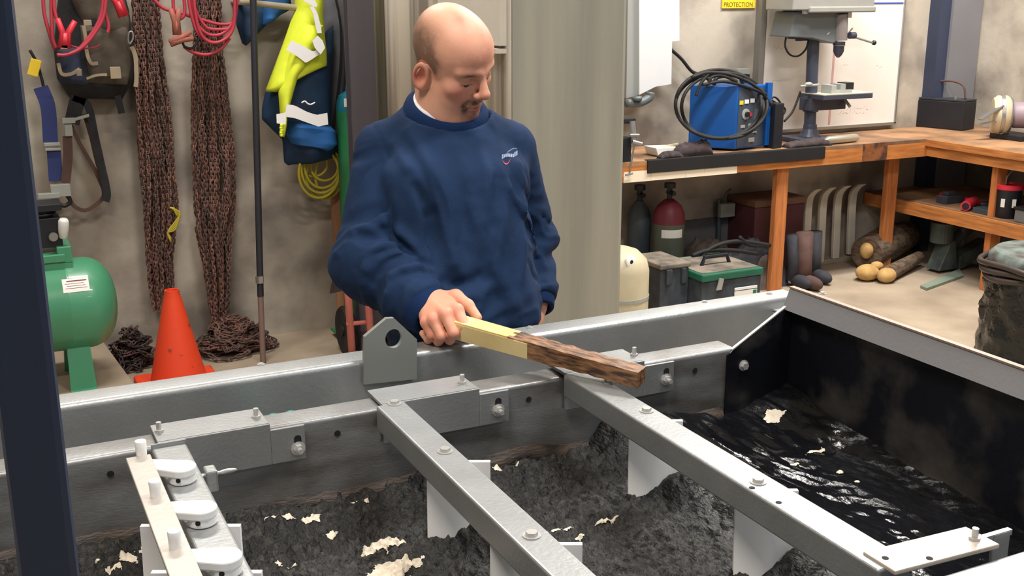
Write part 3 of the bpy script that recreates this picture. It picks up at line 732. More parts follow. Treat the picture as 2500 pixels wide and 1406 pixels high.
# shaved hair: a ring round the sides and back, receding at the top
front = p[:, 1]-(-.01+.03*np.clip((.055-p[:, 2])/.05, -1, .5)); side = (ax-.052)/.02
ring = 1/(1+np.exp((p[:, 2]-.086+.5*np.clip(p[:, 1], -1, .02)*0)/.010))*1/(1+np.exp((p[:, 1]-.010-.022*np.exp(-((p[:, 2]-.018)/.028)**2)-.016*(n1-.5))/.006))*1/(1+np.exp(-(p[:, 2]+.055+.0*ax)/.010))
ring *= np.clip(1.5-ga((.0, -.02, .13), (.055, .08, .06))*2.2, 0, 1)
ring *= (np.linalg.norm(pa-[.084, -.014, -.024], axis=1) > .037)
hair_w = ring*(.5+.55*n1+.3*n2)
blend(hairc, np.clip(hair_w*.85, 0, .82))
blend(hairc, .35*ga((0, .03, .13), (.05, .035, .03))*n1*1.4*0+.4*ga((-.045, .045, .10), (.03, .035, .035))*n1*1.8+.3*ga((.02, .02, .125), (.012, .03, .02))*n1*1.6)
# brows, moustache, goatee, stubble
blend(hairc*.5, 1.0*gs((.031, .088, .0215), (.020, .02, .0055))*(.5+n2))
blend(hairc*.5, 1.1*gs((.012, .105, -.0515), (.020, .022, .0085))*(.5+.8*n2)); blend(hairc*.5, 1.0*gs((.029, .09, -.070), (.009, .02, .018))*(.5+.8*n2)); blend(hairc*.6, .8*gs((0, .095, -.094), (.026, .03, .016))*(.5+.8*n2))
blend(hairc, .32*gs((.045, .05, -.075), (.025, .05, .03)))
blend(lipc, .8*gs((0, .103, -.070), (.018, .01, .004)))
blend(np.array(lin((120, 66, 60))), .75*gs((.031, .09, -.0058), (.015, .012, .0022))); blend(np.array(lin((60, 34, 34))), .9*gs((0, .105, -.0665), (.021, .012, .0016)))
blend(np.array(lin((150, 84, 78))), .45*gs((.031, .09, .006), (.02, .02, .008))); blend(np.array(lin((60, 30, 30))), .9*gs((.006, .114, -.0395), (.004, .006, .003)))
M_skin = mat('skin', (255, 255, 255), .5, var=.05, vscale=60, bump=.12, bscale=420, col_attr='Col', sss=.12, spec=.4)
parts_v, parts_f, parts_c = [hv], [hf], [col]
# ---- his right hand, closed round the stick (pixel, pixel, distance)
def W(x, y, d): return at_d(x, y, d)
ST0, ST1 = W(1078, 786, 2.272), W(1566, 922, 2.04)
hand = [((1046, 738, 2.285), (1062, 740, 2.262), .028, .029), ((1062, 732, 2.262), (1116, 757, 2.20), .021, .0135), ((1046, 728, 2.262), (1088, 768, 2.192), .022, .0135), ((1042, 735, 2.262), (1060, 781, 2.197), .021, .0125), ((1036, 738, 2.262), (1040, 787, 2.207), .019, .0115)]
fing = [((1116, 757, 2.20), (1134, 797, 2.180), .0132, .0115), ((1134, 797, 2.180), (1122, 818, 2.205), .0115, .0100), ((1122, 818, 2.205), (1096, 806, 2.235), .0100, .0085),
        ((1088, 768, 2.192), (1108, 812, 2.176), .0135, .0118), ((1108, 812, 2.176), (1098, 829, 2.205), .0115, .0100), ((1098, 829, 2.205), (1074, 812, 2.235), .0100, .0085),
        ((1060, 781, 2.197), (1078, 820, 2.186), .0125, .0112), ((1078, 820, 2.186), (1070, 833, 2.212), .0110, .0096), ((1070, 833, 2.212), (1050, 815, 2.238), .0096, .0082),
        ((1040, 787, 2.207), (1054, 818, 2.204), .0112, .0098), ((1054, 818, 2.204), (1046, 829, 2.226), .0096, .0086), ((1046, 829, 2.226), (1032, 813, 2.245), .0086, .0074)]
thumb = [((1070, 730, 2.262), (1114, 724, 2.245), .0175, .0145), ((1112, 722, 2.245), (1143, 745, 2.232), .0138, .0118), ((1143, 745, 2.232), (1166, 775, 2.218), .0118, .0092)]
HD = .05
forearm = (W(900, 640, 2.45), W(1045, 738, 2.29+HD))
def Wh(x, y, d): return at_d(x, y, d+HD)
def hand_world(P):
    d = sd_cap(P, *forearm, .042, .028)
    for a, b, ra, rb in hand: d = smin(d, sd_cap(P, Wh(*a), Wh(*b), ra, rb), .012)
    f = None
    for i in range(4):
        g = None
        for a, b, ra, rb in fing[i*3:i*3+3]:
            s_ = sd_cap(P, Wh(*a), Wh(*b), ra, rb); g = s_ if g is None else smin(g, s_, .004)
        f = g if f is None else smin(f, g, .0022)
    d = smin(d, f, .006)
    g = None
    for a, b, ra, rb in thumb:
        s_ = sd_cap(P, Wh(*a), Wh(*b), ra, rb); g = s_ if g is None else smin(g, s_, .006)
    return smin(d, g, .007)
def add_hand(fn, lo, hi, h, knuckles, tint=.4):
    v, f_ = surf(fn, lo, hi, h); c = np.tile(skin*np.array([1.0, .92, .88]), (len(v), 1)); 
    for k, r_ in knuckles:
        w_ = np.exp(-((v-k)**2).sum(1)/r_**2)[:, None]*tint; c = c*(1-w_)+redd*w_
    parts_v.append(v); parts_f.append(f_); parts_c.append(c)
hp_ = np.array([Wh(1036, 714, 2.285), Wh(1166, 775, 2.21), Wh(1090, 835, 2.24), Wh(1000, 700, 2.33)])
kn = [(Wh(*a[0]), .016) for a in (fing[0], fing[3], fing[6], fing[9])]+[(Wh(*a[1]), .013) for a in (fing[0], fing[3], fing[6], fing[9])]
add_hand(hand_world, hp_.min(0)-.035, hp_.max(0)+.035, .0017, kn, .55)
# thumbnail
# ---- his left hand, thumb hooked at the pocket
lw = W(1304, 742, 2.60)
LHp = [((1304, 735, 2.60), (1297, 775, 2.585), .028, .026), ((1298, 775, 2.585), (1292, 815, 2.57), .026, .022), ((1290, 760, 2.57), (1281, 800, 2.55), .013, .010)]
def lhand(P):
    d = None
    for a, b, ra, rb in LHp:
        s_ = sd_cap(P, W(*a), W(*b), ra, rb); d = s_ if d is None else smin(d, s_, .012)
    for i in range(4):
        a = W(1288+i*7, 815, 2.565+.012*i); b = a+[-.004, -.004, -.036]; d = smin(d, smin(sd_cap(P, a, b, .0095, .009), sd_cap(P, b, b+[-.01, .012, -.024], .009, .0075), .004), .004)
    d = smin(d, sd_cap(P, W(1300, 600, 2.66), lw, .04, .028), .02)
    return d
a = W(1295, 790, 2.58); add_hand(lhand, a-[.08, .09, .13], a+[.09, .12, .22], .0024, [], .3)
# ---- legs and hips under the clothes (one skin)
TB = W(1120, 780, 2.55)
def legs(P):
    d = sd_ell(P, (TB[0], TB[1], .98), (.165, .115, .14))
    d = smin(d, sd_ell(P, (TB[0]-.01, TB[1]+.02, 1.25), (.12, .06, .28)), .05)
    for s_ in (-1, 1):
        d = smin(d, sd_cap(P, (TB[0]+s_*.085, TB[1], .9), (TB[0]+s_*.105, TB[1]-.01, .5), .082, .056), .03)
        d = smin(d, sd_cap(P, (TB[0]+s_*.105, TB[1]-.01, .5), (TB[0]+s_*.11, TB[1]+.03, .09), .055, .038), .03)
    return d
v, f_ = surf(legs, (TB[0]-.26, TB[1]-.2, .04), (TB[0]+.26, TB[1]+.2, 1.6), .012)
parts_v.append(v); parts_f.append(f_); parts_c.append(np.tile(skin, (len(v), 1)))
n = 0; FF = []
for v, f_ in zip(parts_v, parts_f): FF.append(f_+n); n += len(v)
mesh_np('body', np.concatenate(parts_v), np.concatenate(FF), M_skin, PER, col=np.concatenate(parts_c))
# eyes under the lids
for s_ in (-1, 1):
    c_ = HC+HS*(s_*.031*hx+.0800*hy-.0045*hz); part('eye', mat('eye_dark', (70, 46, 42), .3), PER, lambda b: b.ball(c_, .0099, 14, 10), smooth='all')
# ---- sweatshirt
td = unit(np.array([-cf[0], -cf[1], 0])*math.cos(math.radians(20))+cr*math.sin(math.radians(20)))   # chest direction
tx = np.cross(td, (0, 0, 1))    # towards his right
SHR, SHL = W(938, 368, 2.49), W(1240, 364, 2.56)
ELR, WRR = W(906, 636, 2.44), W(1030, 744, 2.335)
ELL, WRL = W(1285, 585, 2.68), W(1303, 725, 2.605)
cn = unit(np.array([0, 0, 1.])+td*.55)
CH_ = W(1095, 430, 2.54); HM = W(1130, 800, 2.52); zhem = HM[2]-.045
M_sw = None
_zg = np.linspace(zhem-.1, NB[2]+.1, 260)
_zs = [zhem-.02, zhem+.02, zhem+.08, zhem+.2, CH_[2]-.05, CH_[2]+.05, NB[2]-.10, NB[2]-.045, NB[2]]
_k = np.hanning(29); _k /= _k.sum()
def _sm(v): q = np.interp(_zg, _zs, v); return np.convolve(np.pad(q, 14, 'edge'), _k, 'valid')
_wt, _dt = _sm([.155, .165, .176, .168, .166, .172, .15, .118, .085]), _sm([.125, .13, .145, .138, .128, .124, .108, .088, .075])
def profile(z): return np.interp(z, _zg, _wt), np.interp(z, _zg, _dt)
def arm_fold(P, a, m_, b, seed):
    # folds that ring the sleeve, strongest near the elbow
    d1 = m_-a; l1 = np.linalg.norm(d1); d2 = b-m_; l2 = np.linalg.norm(d2)
    t1 = ((P-a)@d1)/l1; t2 = ((P-m_)@d2)/l2; s_ = np.where(t2 > 0, l1+t2, np.minimum(t1, l1))
    n = fbm(P*[9, 9, 9]+seed, 2); g = fbm(np.stack([s_*16+n*2.2, P[..., 2]*5+seed, P[..., 0]*5], -1), 2)
    ridge = 1-np.abs(2*g-1)*2
    amp = .003+.010*np.exp(-((s_-l1)/.13)**2)+.006*np.exp(-((s_-l1-l2*.75)/.07)**2)
    return ridge*amp
def sweat(P):
    z = P[..., 2]; t = np.clip((z-zhem)/(NB[2]-zhem), 0, 1)[..., None]
    cen = HM*(1-t)+NB*t; cen = cen+(np.sin(t*math.pi)*.012)*td
    q = P-cen; u = q@tx; v = q@td
    w_, dp = profile(z); k = ((np.abs(u)/w_)**2.3+(np.abs(v)/dp)**2.3)**(1/2.3)
    d = (k-1)*np.minimum(w_, dp)*.9
    d = smax(d, z-(NB[2]-.0), .03); d = smax(d, zhem-z, .012)
    # shoulders
    d = smin(d, sd_cap(P, NB+[0, .0, -.030], SHR+[0, 0, -.0], .062, .062), .03); d = smin(d, sd_cap(P, NB+[0, 0, -.030], SHL, .062, .062), .03)
    d = smin(d, sd_cap(P, NB-cn*.05, NB-cn*.012, .086, .084), .03)
    # torso folds: long drapes
    uu_ = u/.2; n = fbm(np.stack([u*7+z*2.4, v*3, z*2.2+4], -1), 2); g = fbm(np.stack([u*15-z*4.5+n*1.5, v*4+2, z*1.6], -1), 2)
    d = d-(1-np.abs(2*g-1)*2)*.010*np.clip((SHR[2]+.02-z)/.12, .12, 1)
    g2 = fbm(np.stack([u*5+3, v*5, z*20+u*9+n*2], -1), 2); d = d-(1-np.abs(2*g2-1)*2)*.009*np.exp(-((z-zhem-.10)/.07)**2)
    d = d+.006*np.exp(-((z-zhem-.055)/.012)**2)
    # sleeves
    sl = smin(sd_cap(P, SHR, ELR, .064, .076), sd_cap(P, ELR, WRR, .076, .056), .03)-arm_fold(P, SHR, ELR, WRR, 3.)
    sl = smax(sl, ((P-WRR)@unit(WRR-ELR))-.02, .012)
    s2 = smin(sd_cap(P, SHL, ELL, .063, .062), sd_cap(P, ELL, WRL, .064, .050), .03)-arm_fold(P, SHL, ELL, WRL, 8.)
    s2 = smax(s2, ((P-WRL)@unit(WRL-ELL))-.01, .012)
    d = smin(d, sl, .010); d = smin(d, s2, .010)
    # armhole seam
    for c_, s_ in ((SHR, 1), (SHL, -1)):
        dd = ((P-(c_+[0, 0, -.02]))@unit(tx*s_+[0, 0, -.25]))-.006
        d = d+.0022*np.exp(-(dd/.0035)**2)*np.clip((z-c_[2]+.12)/.04, 0, 1)*np.clip((.10-np.linalg.norm(P-c_, axis=-1))/.02, 0, 1)
    # neck opening
    d = smax(d, -sd_cap(P, NB-cn*.03, NB+cn*.09, .068, .085), .006)
    hh_ = (P-NB)@cn; rd_ = np.linalg.norm(P-NB-hh_[..., None]*cn, axis=-1)
    d = smax(d, -np.maximum(rd_-.100, -.004-hh_), .010)
    d = d-.0009*(fbm(P*45, 2)-.5)*2
    return d
allp = np.array([SHR, SHL, ELR, WRR, ELL, WRL, HM, NB])
sv, sf = surf(sweat, allp.min(0)-[.13, .17, .07], allp.max(0)+[.13, .17, .1], .0052)
M_sw = mat('navy_fleece', (35, 56, 90), .9, var=.14, vscale=9, bump=.25, bscale=500, rgb2=(27, 45, 74), spec=.15)
def on0(x, y):
    t = np.linspace(2.1, 2.9, 900); pts = C0+t[:, None]*ray(x, y); v = sweat(pts); k = np.where(v < 0)[0]; return pts[k[0]] if len(k) else None
def vnormals(v, f):
    n = np.zeros_like(v); a = np.cross(v[f[:, 2]]-v[f[:, 0]], v[f[:, 3]]-v[f[:, 1]])
    for k in range(4): np.add.at(n, f[:, k], a)
    return n/(np.linalg.norm(n, axis=1)[:, None]+1e-12)
FOLDS = [([(1000, 318), (1048, 400), (1088, 480), (1104, 560), (1108, 640)], .012, .015), ([(960, 350), (1010, 430), (1042, 500)], .010, .014), ([(1236, 460), (1222, 560), (1195, 660), (1165, 750)], .011, .016),
 ([(1268, 400), (1278, 500), (1277, 620), (1262, 745)], .011, .012), ([(1170, 340), (1188, 430), (1182, 540)], .007, .016), ([(1120, 360), (1150, 460), (1160, 600)], .005, .016), ([(1200, 640), (1240, 720)], .006, .014),
 ([(1004, 430), (1030, 480), (1048, 525)], -.014, .012), ([(1050, 520), (1046, 590), (1034, 655)], -.016, .018), ([(1085, 688), (1130, 694), (1175, 676)], -.016, .016), ([(1205, 560), (1185, 660), (1150, 745)], -.009, .016), ([(1140, 480), (1130, 600)], -.006, .02),
 ([(1060, 730), (1120, 735), (1200, 700)], .008, .016), ([(1212, 440), (1216, 540)], -.006, .016),
 ([(885, 690), (893, 640), (925, 606), (965, 600)], .012, .012), ([(900, 660), (950, 622), (1000, 628), (1022, 650)], .011, .011), ([(960, 672), (1000, 652), (1045, 656), (1066, 672)], .010, .010), ([(940, 765), (945, 715), (962, 680), (990, 664)], .010, .011), ([(985, 770), (992, 725), (1012, 690)], .007, .010),
 ([(935, 540), (985, 575), (1030, 625)], .012, .013), ([(860, 560), (900, 555), (960, 590)], .006, .012), ([(870, 655), (910, 622), (955, 612)], -.006, .009), ([(915, 690), (950, 648), (1000, 642)], -.010, .011), ([(930, 560), (985, 600), (1022, 640)], -.010, .010), ([(945, 700), (975, 672), (1010, 668)], -.008, .010), ([(862, 500), (885, 430), (930, 395)], -.0035, .006),
 ([(1286, 520), (1300, 560), (1325, 580)], -.009, .010), ([(1290, 600), (1310, 620), (1330, 650)], .008, .010), ([(1290, 640), (1310, 680), (1328, 690)], -.006, .009), ([(1284, 420), (1292, 480), (1290, 520)], -.008, .01)]
_n = vnormals(sv, sf); disp = np.zeros(len(sv))
if (_n*(sv-sv.mean(0))).sum() < 0: _n = -_n
for pts_, amp_, wd_ in FOLDS:
    q_ = [on0(*p_) for p_ in pts_]; q_ = [p_ for p_ in q_ if p_ is not None]
    if len(q_) < 2: continue
    q_ = spline(q_, 12); bx0, bx1 = np.min(q_, 0)-.06, np.max(q_, 0)+.06; near = np.where(((sv > bx0)&(sv < bx1)).all(1))[0]
    dmin = np.full(len(near), 9.)
    tt = np.ones(len(near))
    for i in range(len(q_)-1):
        a_, b_ = np.array(q_[i]), np.array(q_[i+1]); d_ = b_-a_; t = np.clip(((sv[near]-a_)@d_)/(d_@d_), 0, 1); dd_ = np.linalg.norm(sv[near]-a_-t[:, None]*d_, axis=1)
        m_ = dd_ < dmin; dmin[m_] = dd_[m_]; tt[m_] = ((i+t)/(len(q_)-1))[m_]
    disp[near] += amp_*np.exp(-(dmin/wd_)**2)*np.sin(np.clip(tt, .12, .88)*math.pi)**.7
sv = sv+_n*disp[:, None]
sw = mesh_np('sweatshirt', sv, sf, M_sw, PER)
# collar rib, cuffs, white undershirt
M_rib = mat('navy_rib', (22, 44, 84), .9, bump=.3, bscale=300, spec=.15)
def ring_on(c, r, nrm_, tube_r, squash=.6, xr=None, n_=40, drop=None):
    nrm_ = unit(nrm_); a = unit(np.cross(nrm_, (0, 1, 0) if abs(nrm_[1]) < .9 else (1, 0, 0))); b_ = np.cross(nrm_, a); r2 = r if xr is None else xr
    return [c+r*math.cos(t)*a+r2*math.sin(t)*b_ for t in np.linspace(0, 2*math.pi, n_+1)[:-1]]
def proj_ring(c, nrm_, r0, fn, n_=64, off=.0, rmax=.12):
    nrm_ = unit(nrm_); a = unit(np.cross(nrm_, (0, 1, .1))); b_ = np.cross(nrm_, a); out = []
    for t in np.linspace(0, 2*math.pi, n_+1)[:-1]:
        dr = math.cos(t)*a+math.sin(t)*b_; rs_ = np.linspace(r0, rmax, 50); val = fn(c+rs_[:, None]*dr)
        k = np.where(val < 0)[0]; rr_ = rs_[k[0]] if len(k) else rmax*.8; out.append(c+dr*(rr_+off))
    return out
c2_ = np.cross(cn, tx)
crn = np.array([NB+cn*.004+td*.006+tx*math.cos(t)*.086+c2_*math.sin(t)*.088 for t in np.linspace(0, 2*math.pi, 65)[:-1]])
def band_loop(b, ring, secs):
    m_ = len(ring); k_ = len(secs); cen = ring.mean(0); vs = []
    for p_ in ring:
        o_ = unit(p_-cen)
        for a_, h_ in secs: vs.append(p_+o_*a_+cn*h_)
    b.add(vs, [(i_*k_+q_, i_*k_+(q_+1) % k_, ((i_+1) % m_)*k_+(q_+1) % k_, ((i_+1) % m_)*k_+q_) for i_ in range(m_) for q_ in range(k_)])
part('collar', M_rib, PER, lambda b: band_loop(b, crn, [(.010, -.026), (.0125, -.018), (.009, -.004), (-.002, .008), (-.008, .013), (-.013, .011), (-.018, .0), (-.014, -.02)]), smooth='all')
part('undershirt', mat('white_cotton', (226, 228, 236), .9), PER, lambda b: band_loop(b, crn+tx*.009-td*.006-cn*.002, [(-.013, -.010), (-.013, .004), (-.017, .016), (-.022, .021), (-.027, .018), (-.024, -.01)]), smooth='all')
def cuff(c, d_, r0, r1, L):
    d_ = unit(d_); prof = []
    for i in range(9): t = i/8; prof.append((r0*(1-t)+r1*t+.0022*math.sin(t*math.pi), -L*.5+L*t))
    prof += [(r1-.006, L*.5+.001), (r1-.010, L*.5-.004), (r1-.012, 0), (.006, -L*.3)]
    return part('cuff', M_rib, sw, lambda b: b.lathe([(r, h) for r, h in prof], c, d_, 40), smooth='all')
cuff(WRR+unit(WRR-ELR)*.016, WRR-ELR, .058, .050, .055); cuff(WRL+unit(WRL-ELL)*.008, WRL-ELL, .050, .044, .05)
# chest emblem
def surfpt(P0, dirv, fn):   # march onto the cloth
    t = np.linspace(0, 1.2, 1500); pts = P0+t[:, None]*dirv; v = fn(pts); k = np.where(v < 0)[0]; return pts[k[0]] if len(k) else P0
def on(x, y, off=.0015):
    P_ = surfpt(C0+ray(x, y)*2.0, ray(x, y), sweat); return P_-unit(ray(x, y))*off
def strip(name, m, uvs, vvs, par, fn2d):
    V_ = []; nu, nv = len(uvs), len(vvs)
    for v in vvs:
        for u in uvs: V_.append(on(*fn2d(u, v)))
    part(name, m, par, lambda b: b.add(V_, [(j*nu+i, j*nu+i+1, (j+1)*nu+i+1, (j+1)*nu+i) for j in range(nv-1) for i in range(nu-1)]), smooth='all')
M_thr = mat('pale_thread', (128, 142, 166), .7, var=.2, vscale=200); M_thr2 = mat('red_thread', (196, 56, 84), .7); M_thr3 = mat('blue_thread', (86, 112, 160), .7)
# lettering patch: narrow blocks along a rising wavy line, blurred in the photograph
base = lambda t: (1226+t*39, 386-t*12-3*math.sin(t*math.pi*2))
for k in range(9):
    t0 = k/9; hh = 11 if k in (0, 7, 8) else 8
    wv = [0, .5, 1]
    strip('letter', M_thr, [0, .55, 1.0], [0, .5, 1], sw, lambda u, v, t0=t0, hh=hh: (base(t0+u*.085)[0], base(t0+u*.085)[1]+3-v*hh))
strip('emblem_arc', M_thr3, np.linspace(0, 1, 9), [0, 1], sw, lambda u, v: (1239+u*24, 376-math.sin((.1+.5*u)*math.pi)*15+v*2.4))
strip('emblem_swoosh', M_thr2, np.linspace(0, 1, 11), [0, 1], sw, lambda u, v: (1227+u*20, 391+math.sin(u*math.pi)*9-u*3+v*3.6*math.sin(.25+u*2.6)))
# trousers and boots
M_jean = mat('dark_jeans', (34, 48, 82), .85, var=.2, vscale=30, bump=.2, bscale=300)
def trou(P):
    d = legs(P)-.014; g = fbm(np.stack([P[..., 0]*8, P[..., 1]*8, P[..., 2]*14], -1), 2)
    return smax(smax(d-(1-np.abs(2*g-1)*2)*.006, P[..., 2]-1.10, .01), .055-P[..., 2], .01)
v, f_ = surf(trou, (TB[0]-.28, TB[1]-.22, .03), (TB[0]+.28, TB[1]+.22, 1.15), .009)
mesh_np('trousers', v, f_, M_jean, PER)
for s_ in (-1, 1):
    c_ = np.array([TB[0]+s_*.112, TB[1]+.03, 0])
    def boot(P):
        d = sd_ell(P, c_+[0, -.075, .045], (.052, .115, .045)); d = smin(d, sd_cap(P, c_+[0, .02, .06], c_+[0, .02, .15], .052, .05), .03); d = smin(d, sd_ell(P, c_+[0, .02, .03], (.046, .05, .032)), .02)
        return smax(d, .0-P[..., 2], .004)
    v, f_ = surf(boot, c_-[.09, .24, .01], c_+[.09, .12, .24], .006); mesh_np('boot', v, f_, mat('brown_boot', (62, 44, 34), .6), PER)
# ---- the stick
sdv = unit(ST1-ST0); up0 = np.array([0, 0, 1.]); sx_ = unit(np.cross(sdv, up0)); sz_ = np.cross(sx_, sdv)
rot = math.radians(-6); sx_, sz_ = sx_*math.cos(rot)+sz_*math.sin(rot), sz_*math.cos(rot)-sx_*math.sin(rot)
Ls = np.linalg.norm(ST1-ST0)
def stickpart(b, t0, t1, n=50, thick=1., rough=0., seed=0, wob=0.):
    vs = []; ring_ = [(-1, -1), (-.33, -1), (.33, -1), (1, -1), (1, -.33), (1, .33), (1, 1), (.33, 1), (-.33, 1), (-1, 1), (-1, .33), (-1, -.33)]
    for i in range(n+1):
        t = t0+(t1-t0)*i/n; c_ = ST0+(ST1-ST0)*t; hw = (.0195-.0035*t)*thick
        c_ = c_+sz_*wob*math.sin(t*4)
        for a_, b_ in ring_:
            k = 1+rough*(vnoise([[t*26+seed, a_*2+5, b_*2+7]])[0]-.5)*2
            vs.append(c_+sx_*a_*hw*k+sz_*b_*hw*k)
    m_ = len(ring_); fs = [(i*m_+k, i*m_+(k+1) % m_, (i+1)*m_+(k+1) % m_, (i+1)*m_+k) for i in range(n) for k in range(m_)]
    fs += [tuple(range(m_-1, -1, -1)), tuple(range(n*m_, n*m_+m_))]; b.add(vs, fs)
stt = thing('wooden_stick', 'square wooden stick held out in the man\'s fist, its far half stained dark', 'stick', ST0)
M_pine = mat('pale_pine', (236, 214, 140), .6, rgb2=(206, 172, 96), vscale=10, thr=(.3, .62), bump=.1, bscale=80)
m = mat('stained_stick', (160, 116, 80), .5, rgb2=(66, 46, 36), vscale=130, thr=(.36, .62), bump=.5, bscale=160, detail=10, stretch=(.22, 1, 1))
part('stick_shaft', M_pine, stt, lambda b: stickpart(b, .03, .40, 30))
se = part('stained_end', m, stt, lambda b: stickpart(b, .38, 1.0, 60, .99, .07, 2), smooth=True)
_M = Matrix(((sdv[0], sx_[0], sz_[0]), (sdv[1], sx_[1], sz_[1]), (sdv[2], sx_[2], sz_[2]))).to_4x4()
se.data.transform(_M.inverted()); se.matrix_local = _M
# pale bare side strip that ends in a chipped step
def f(b):
    c0, c1 = ST0+(ST1-ST0)*.10-sx_*0, ST0+(ST1-ST0)*.44; side = sx_ if (sx_@cf) < 0 else -sx_
    n = 12; vs = []
    for i in range(n+1):
        t = .08+.40*i/n; c_ = ST0+(ST1-ST0)*t; hw = .0195-.0035*t
        vs += [c_+side*(hw+.0012)+sz_*hw*.80, c_+side*(hw+.0012)-sz_*hw*1.0, c_+side*(hw-.004)-sz_*hw*1.0, c_+side*(hw-.004)+sz_*hw*.80]
    b.add(vs, [(i*4+k, i*4+(k+1) % 4, i*4+4+(k+1) % 4, i*4+4+k) for i in range(n) for k in range(4)]+[(0, 1, 2, 3), (n*4+3, n*4+2, n*4+1, n*4)])
part('bare_strip', mat('bare_pine', (232, 214, 160), .6, rgb2=(212, 188, 128), vscale=14), stt, f)
# ================================================================== LEFT WALL OBJECTS
YB = 5.86
LINK = None
def link_geo():
    b = MB(); pts = []; a_, r_ = .0085, .0065
    for k in range(5): t = -math.pi/2+math.pi*k/4; pts.append((a_+r_*math.cos(t), r_*math.sin(t), 0))
    for k in range(5): t = math.pi/2+math.pi*k/4; pts.append((-a_+r_*math.cos(t), r_*math.sin(t), 0))
    b.tube(pts, .0034, 4, closed=True, up=(0, 0, 1)); return np.array(b.v), b.f
LV, LF = link_geo(); LFa = np.array(LF)
def chain(path, pitch=.022, scale=1., jit=.25, seed=0):
    rs = np.random.RandomState(seed); P = np.array(path, float); L = np.r_[0, np.cumsum(np.linalg.norm(np.diff(P, axis=0), axis=1))]
    n = max(2, int(L[-1]/pitch)); P = resample(P, n+1); V_, F = [], []
    for i in range(n):
        d = unit(P[i+1]-P[i]+rs.randn(3)*1e-3); u = unit(np.cross(d, (0, 1, 0) if abs(d[1]) < .9 else (1, 0, 0))); w_ = np.cross(d, u)
        an = (i % 2)*math.pi/2+rs.randn()*jit+.6; y = math.cos(an)*u+math.sin(an)*w_; z = np.cross(d, y)
        q = LV*scale; V_.append((P[i]+P[i+1])/2+q[:, :1]*d+q[:, 1:2]*y+q[:, 2:]*z); F.append(LFa+i*len(LV))
    return np.concatenate(V_), np.concatenate(F)
def chain_bundle(name, label, prof, nst, m, loc, group, seed, Y=YB-.05, thick=.05, extra=()):
    # prof: list of (py, pxl, pxr)
    T_ = thing(name, label, 'chain', loc, group); rs = np.random.RandomState(seed)
    ys = [q[0] for q in prof]
    for s_ in range(nst):
        u = (s_+.5)/nst+rs.uniform(-.5, .5)/nst; dep = rs.uniform(-1, .6)*thick*math.sin(math.pi*min(.95, max(.05, u))); pts = []
        yend = ys[-1]-rs.rand()**2*(ys[-1]-ys[0])*.28; ph = rs.rand()*6; k = 0
        for y in np.arange(ys[0], yend, 22):
            l, r_ = np.interp(y, ys, [q[1] for q in prof]), np.interp(y, ys, [q[2] for q in prof])
            uu_ = min(1, max(0, u+.07*math.sin(y/90+ph)+rs.randn()*.02)); x = l+(r_-l)*uu_
            pts.append(at_y(x, y, Y)+[0, dep-.02*math.sin(y/70+ph*2), 0]); k += 1
        v, f_ = chain(pts, seed=seed*50+s_, scale=1.0+.25*rs.rand()); v = np.minimum(v, [1e9, YW-.004, 1e9])
        mesh_np('chain_strand', v, f_, m[s_ % len(m)], T_, smooth=False)
    # backing mass of packed links that fills the bundle
    return T_
B1 = chain_bundle('hanging_chain', 'rusty chain bundle with yellow cord, hanging right of the backpack', [(-60, 322, 382), (0, 322, 384), (178, 332, 402), (356, 342, 423), (500, 350, 432), (560, 352, 428), (640, 358, 420), (700, 365, 424), (770, 378, 420)], 24, [M_rust, M_rust2, M_rust], at_y(380, 400, YB)*[1, 1, 0]+[0, 0, .2], 'rusty chain bundles', 1)
B2 = chain_bundle('hanging_chain', 'right bundle of rusty chains hanging between the other bundle and the tall pole', [(-60, 478, 536), (0, 478, 538), (130, 474, 546), (250, 471, 556), (400, 470, 572), (500, 470, 575), (600, 488, 562), (680, 505, 560), (780, 516, 552), (840, 505, 545)], 26, [M_rust, M_rust, M_rust2], at_y(520, 400, YB)*[1, 1, 0]+[0, 0, .1], 'rusty chain bundles', 2)
for B_, q in ((B1, (340, -10, 376)), (B2, (490, -10, 526))):
    part('wall_hook', M_dark, B_, lambda b: [b.cyl(at_y(x, -62, YW), at_y(x, -62, YW-.12), .008, 8) for x in (q[0], q[2])])
def f(b):
    for s_ in range(4):
        pts = [at_y(x, y, YB-.11) for x, y in ((415+s_*3, 505), (432, 512+s_*4), (440, 520), (428, 540+s_*6), (410, 566), (418, 590-s_*3))]; b.tube(spline(pts, 20), .005, 5)
part('yellow_cord', M_yelh, B1, f, smooth='all')
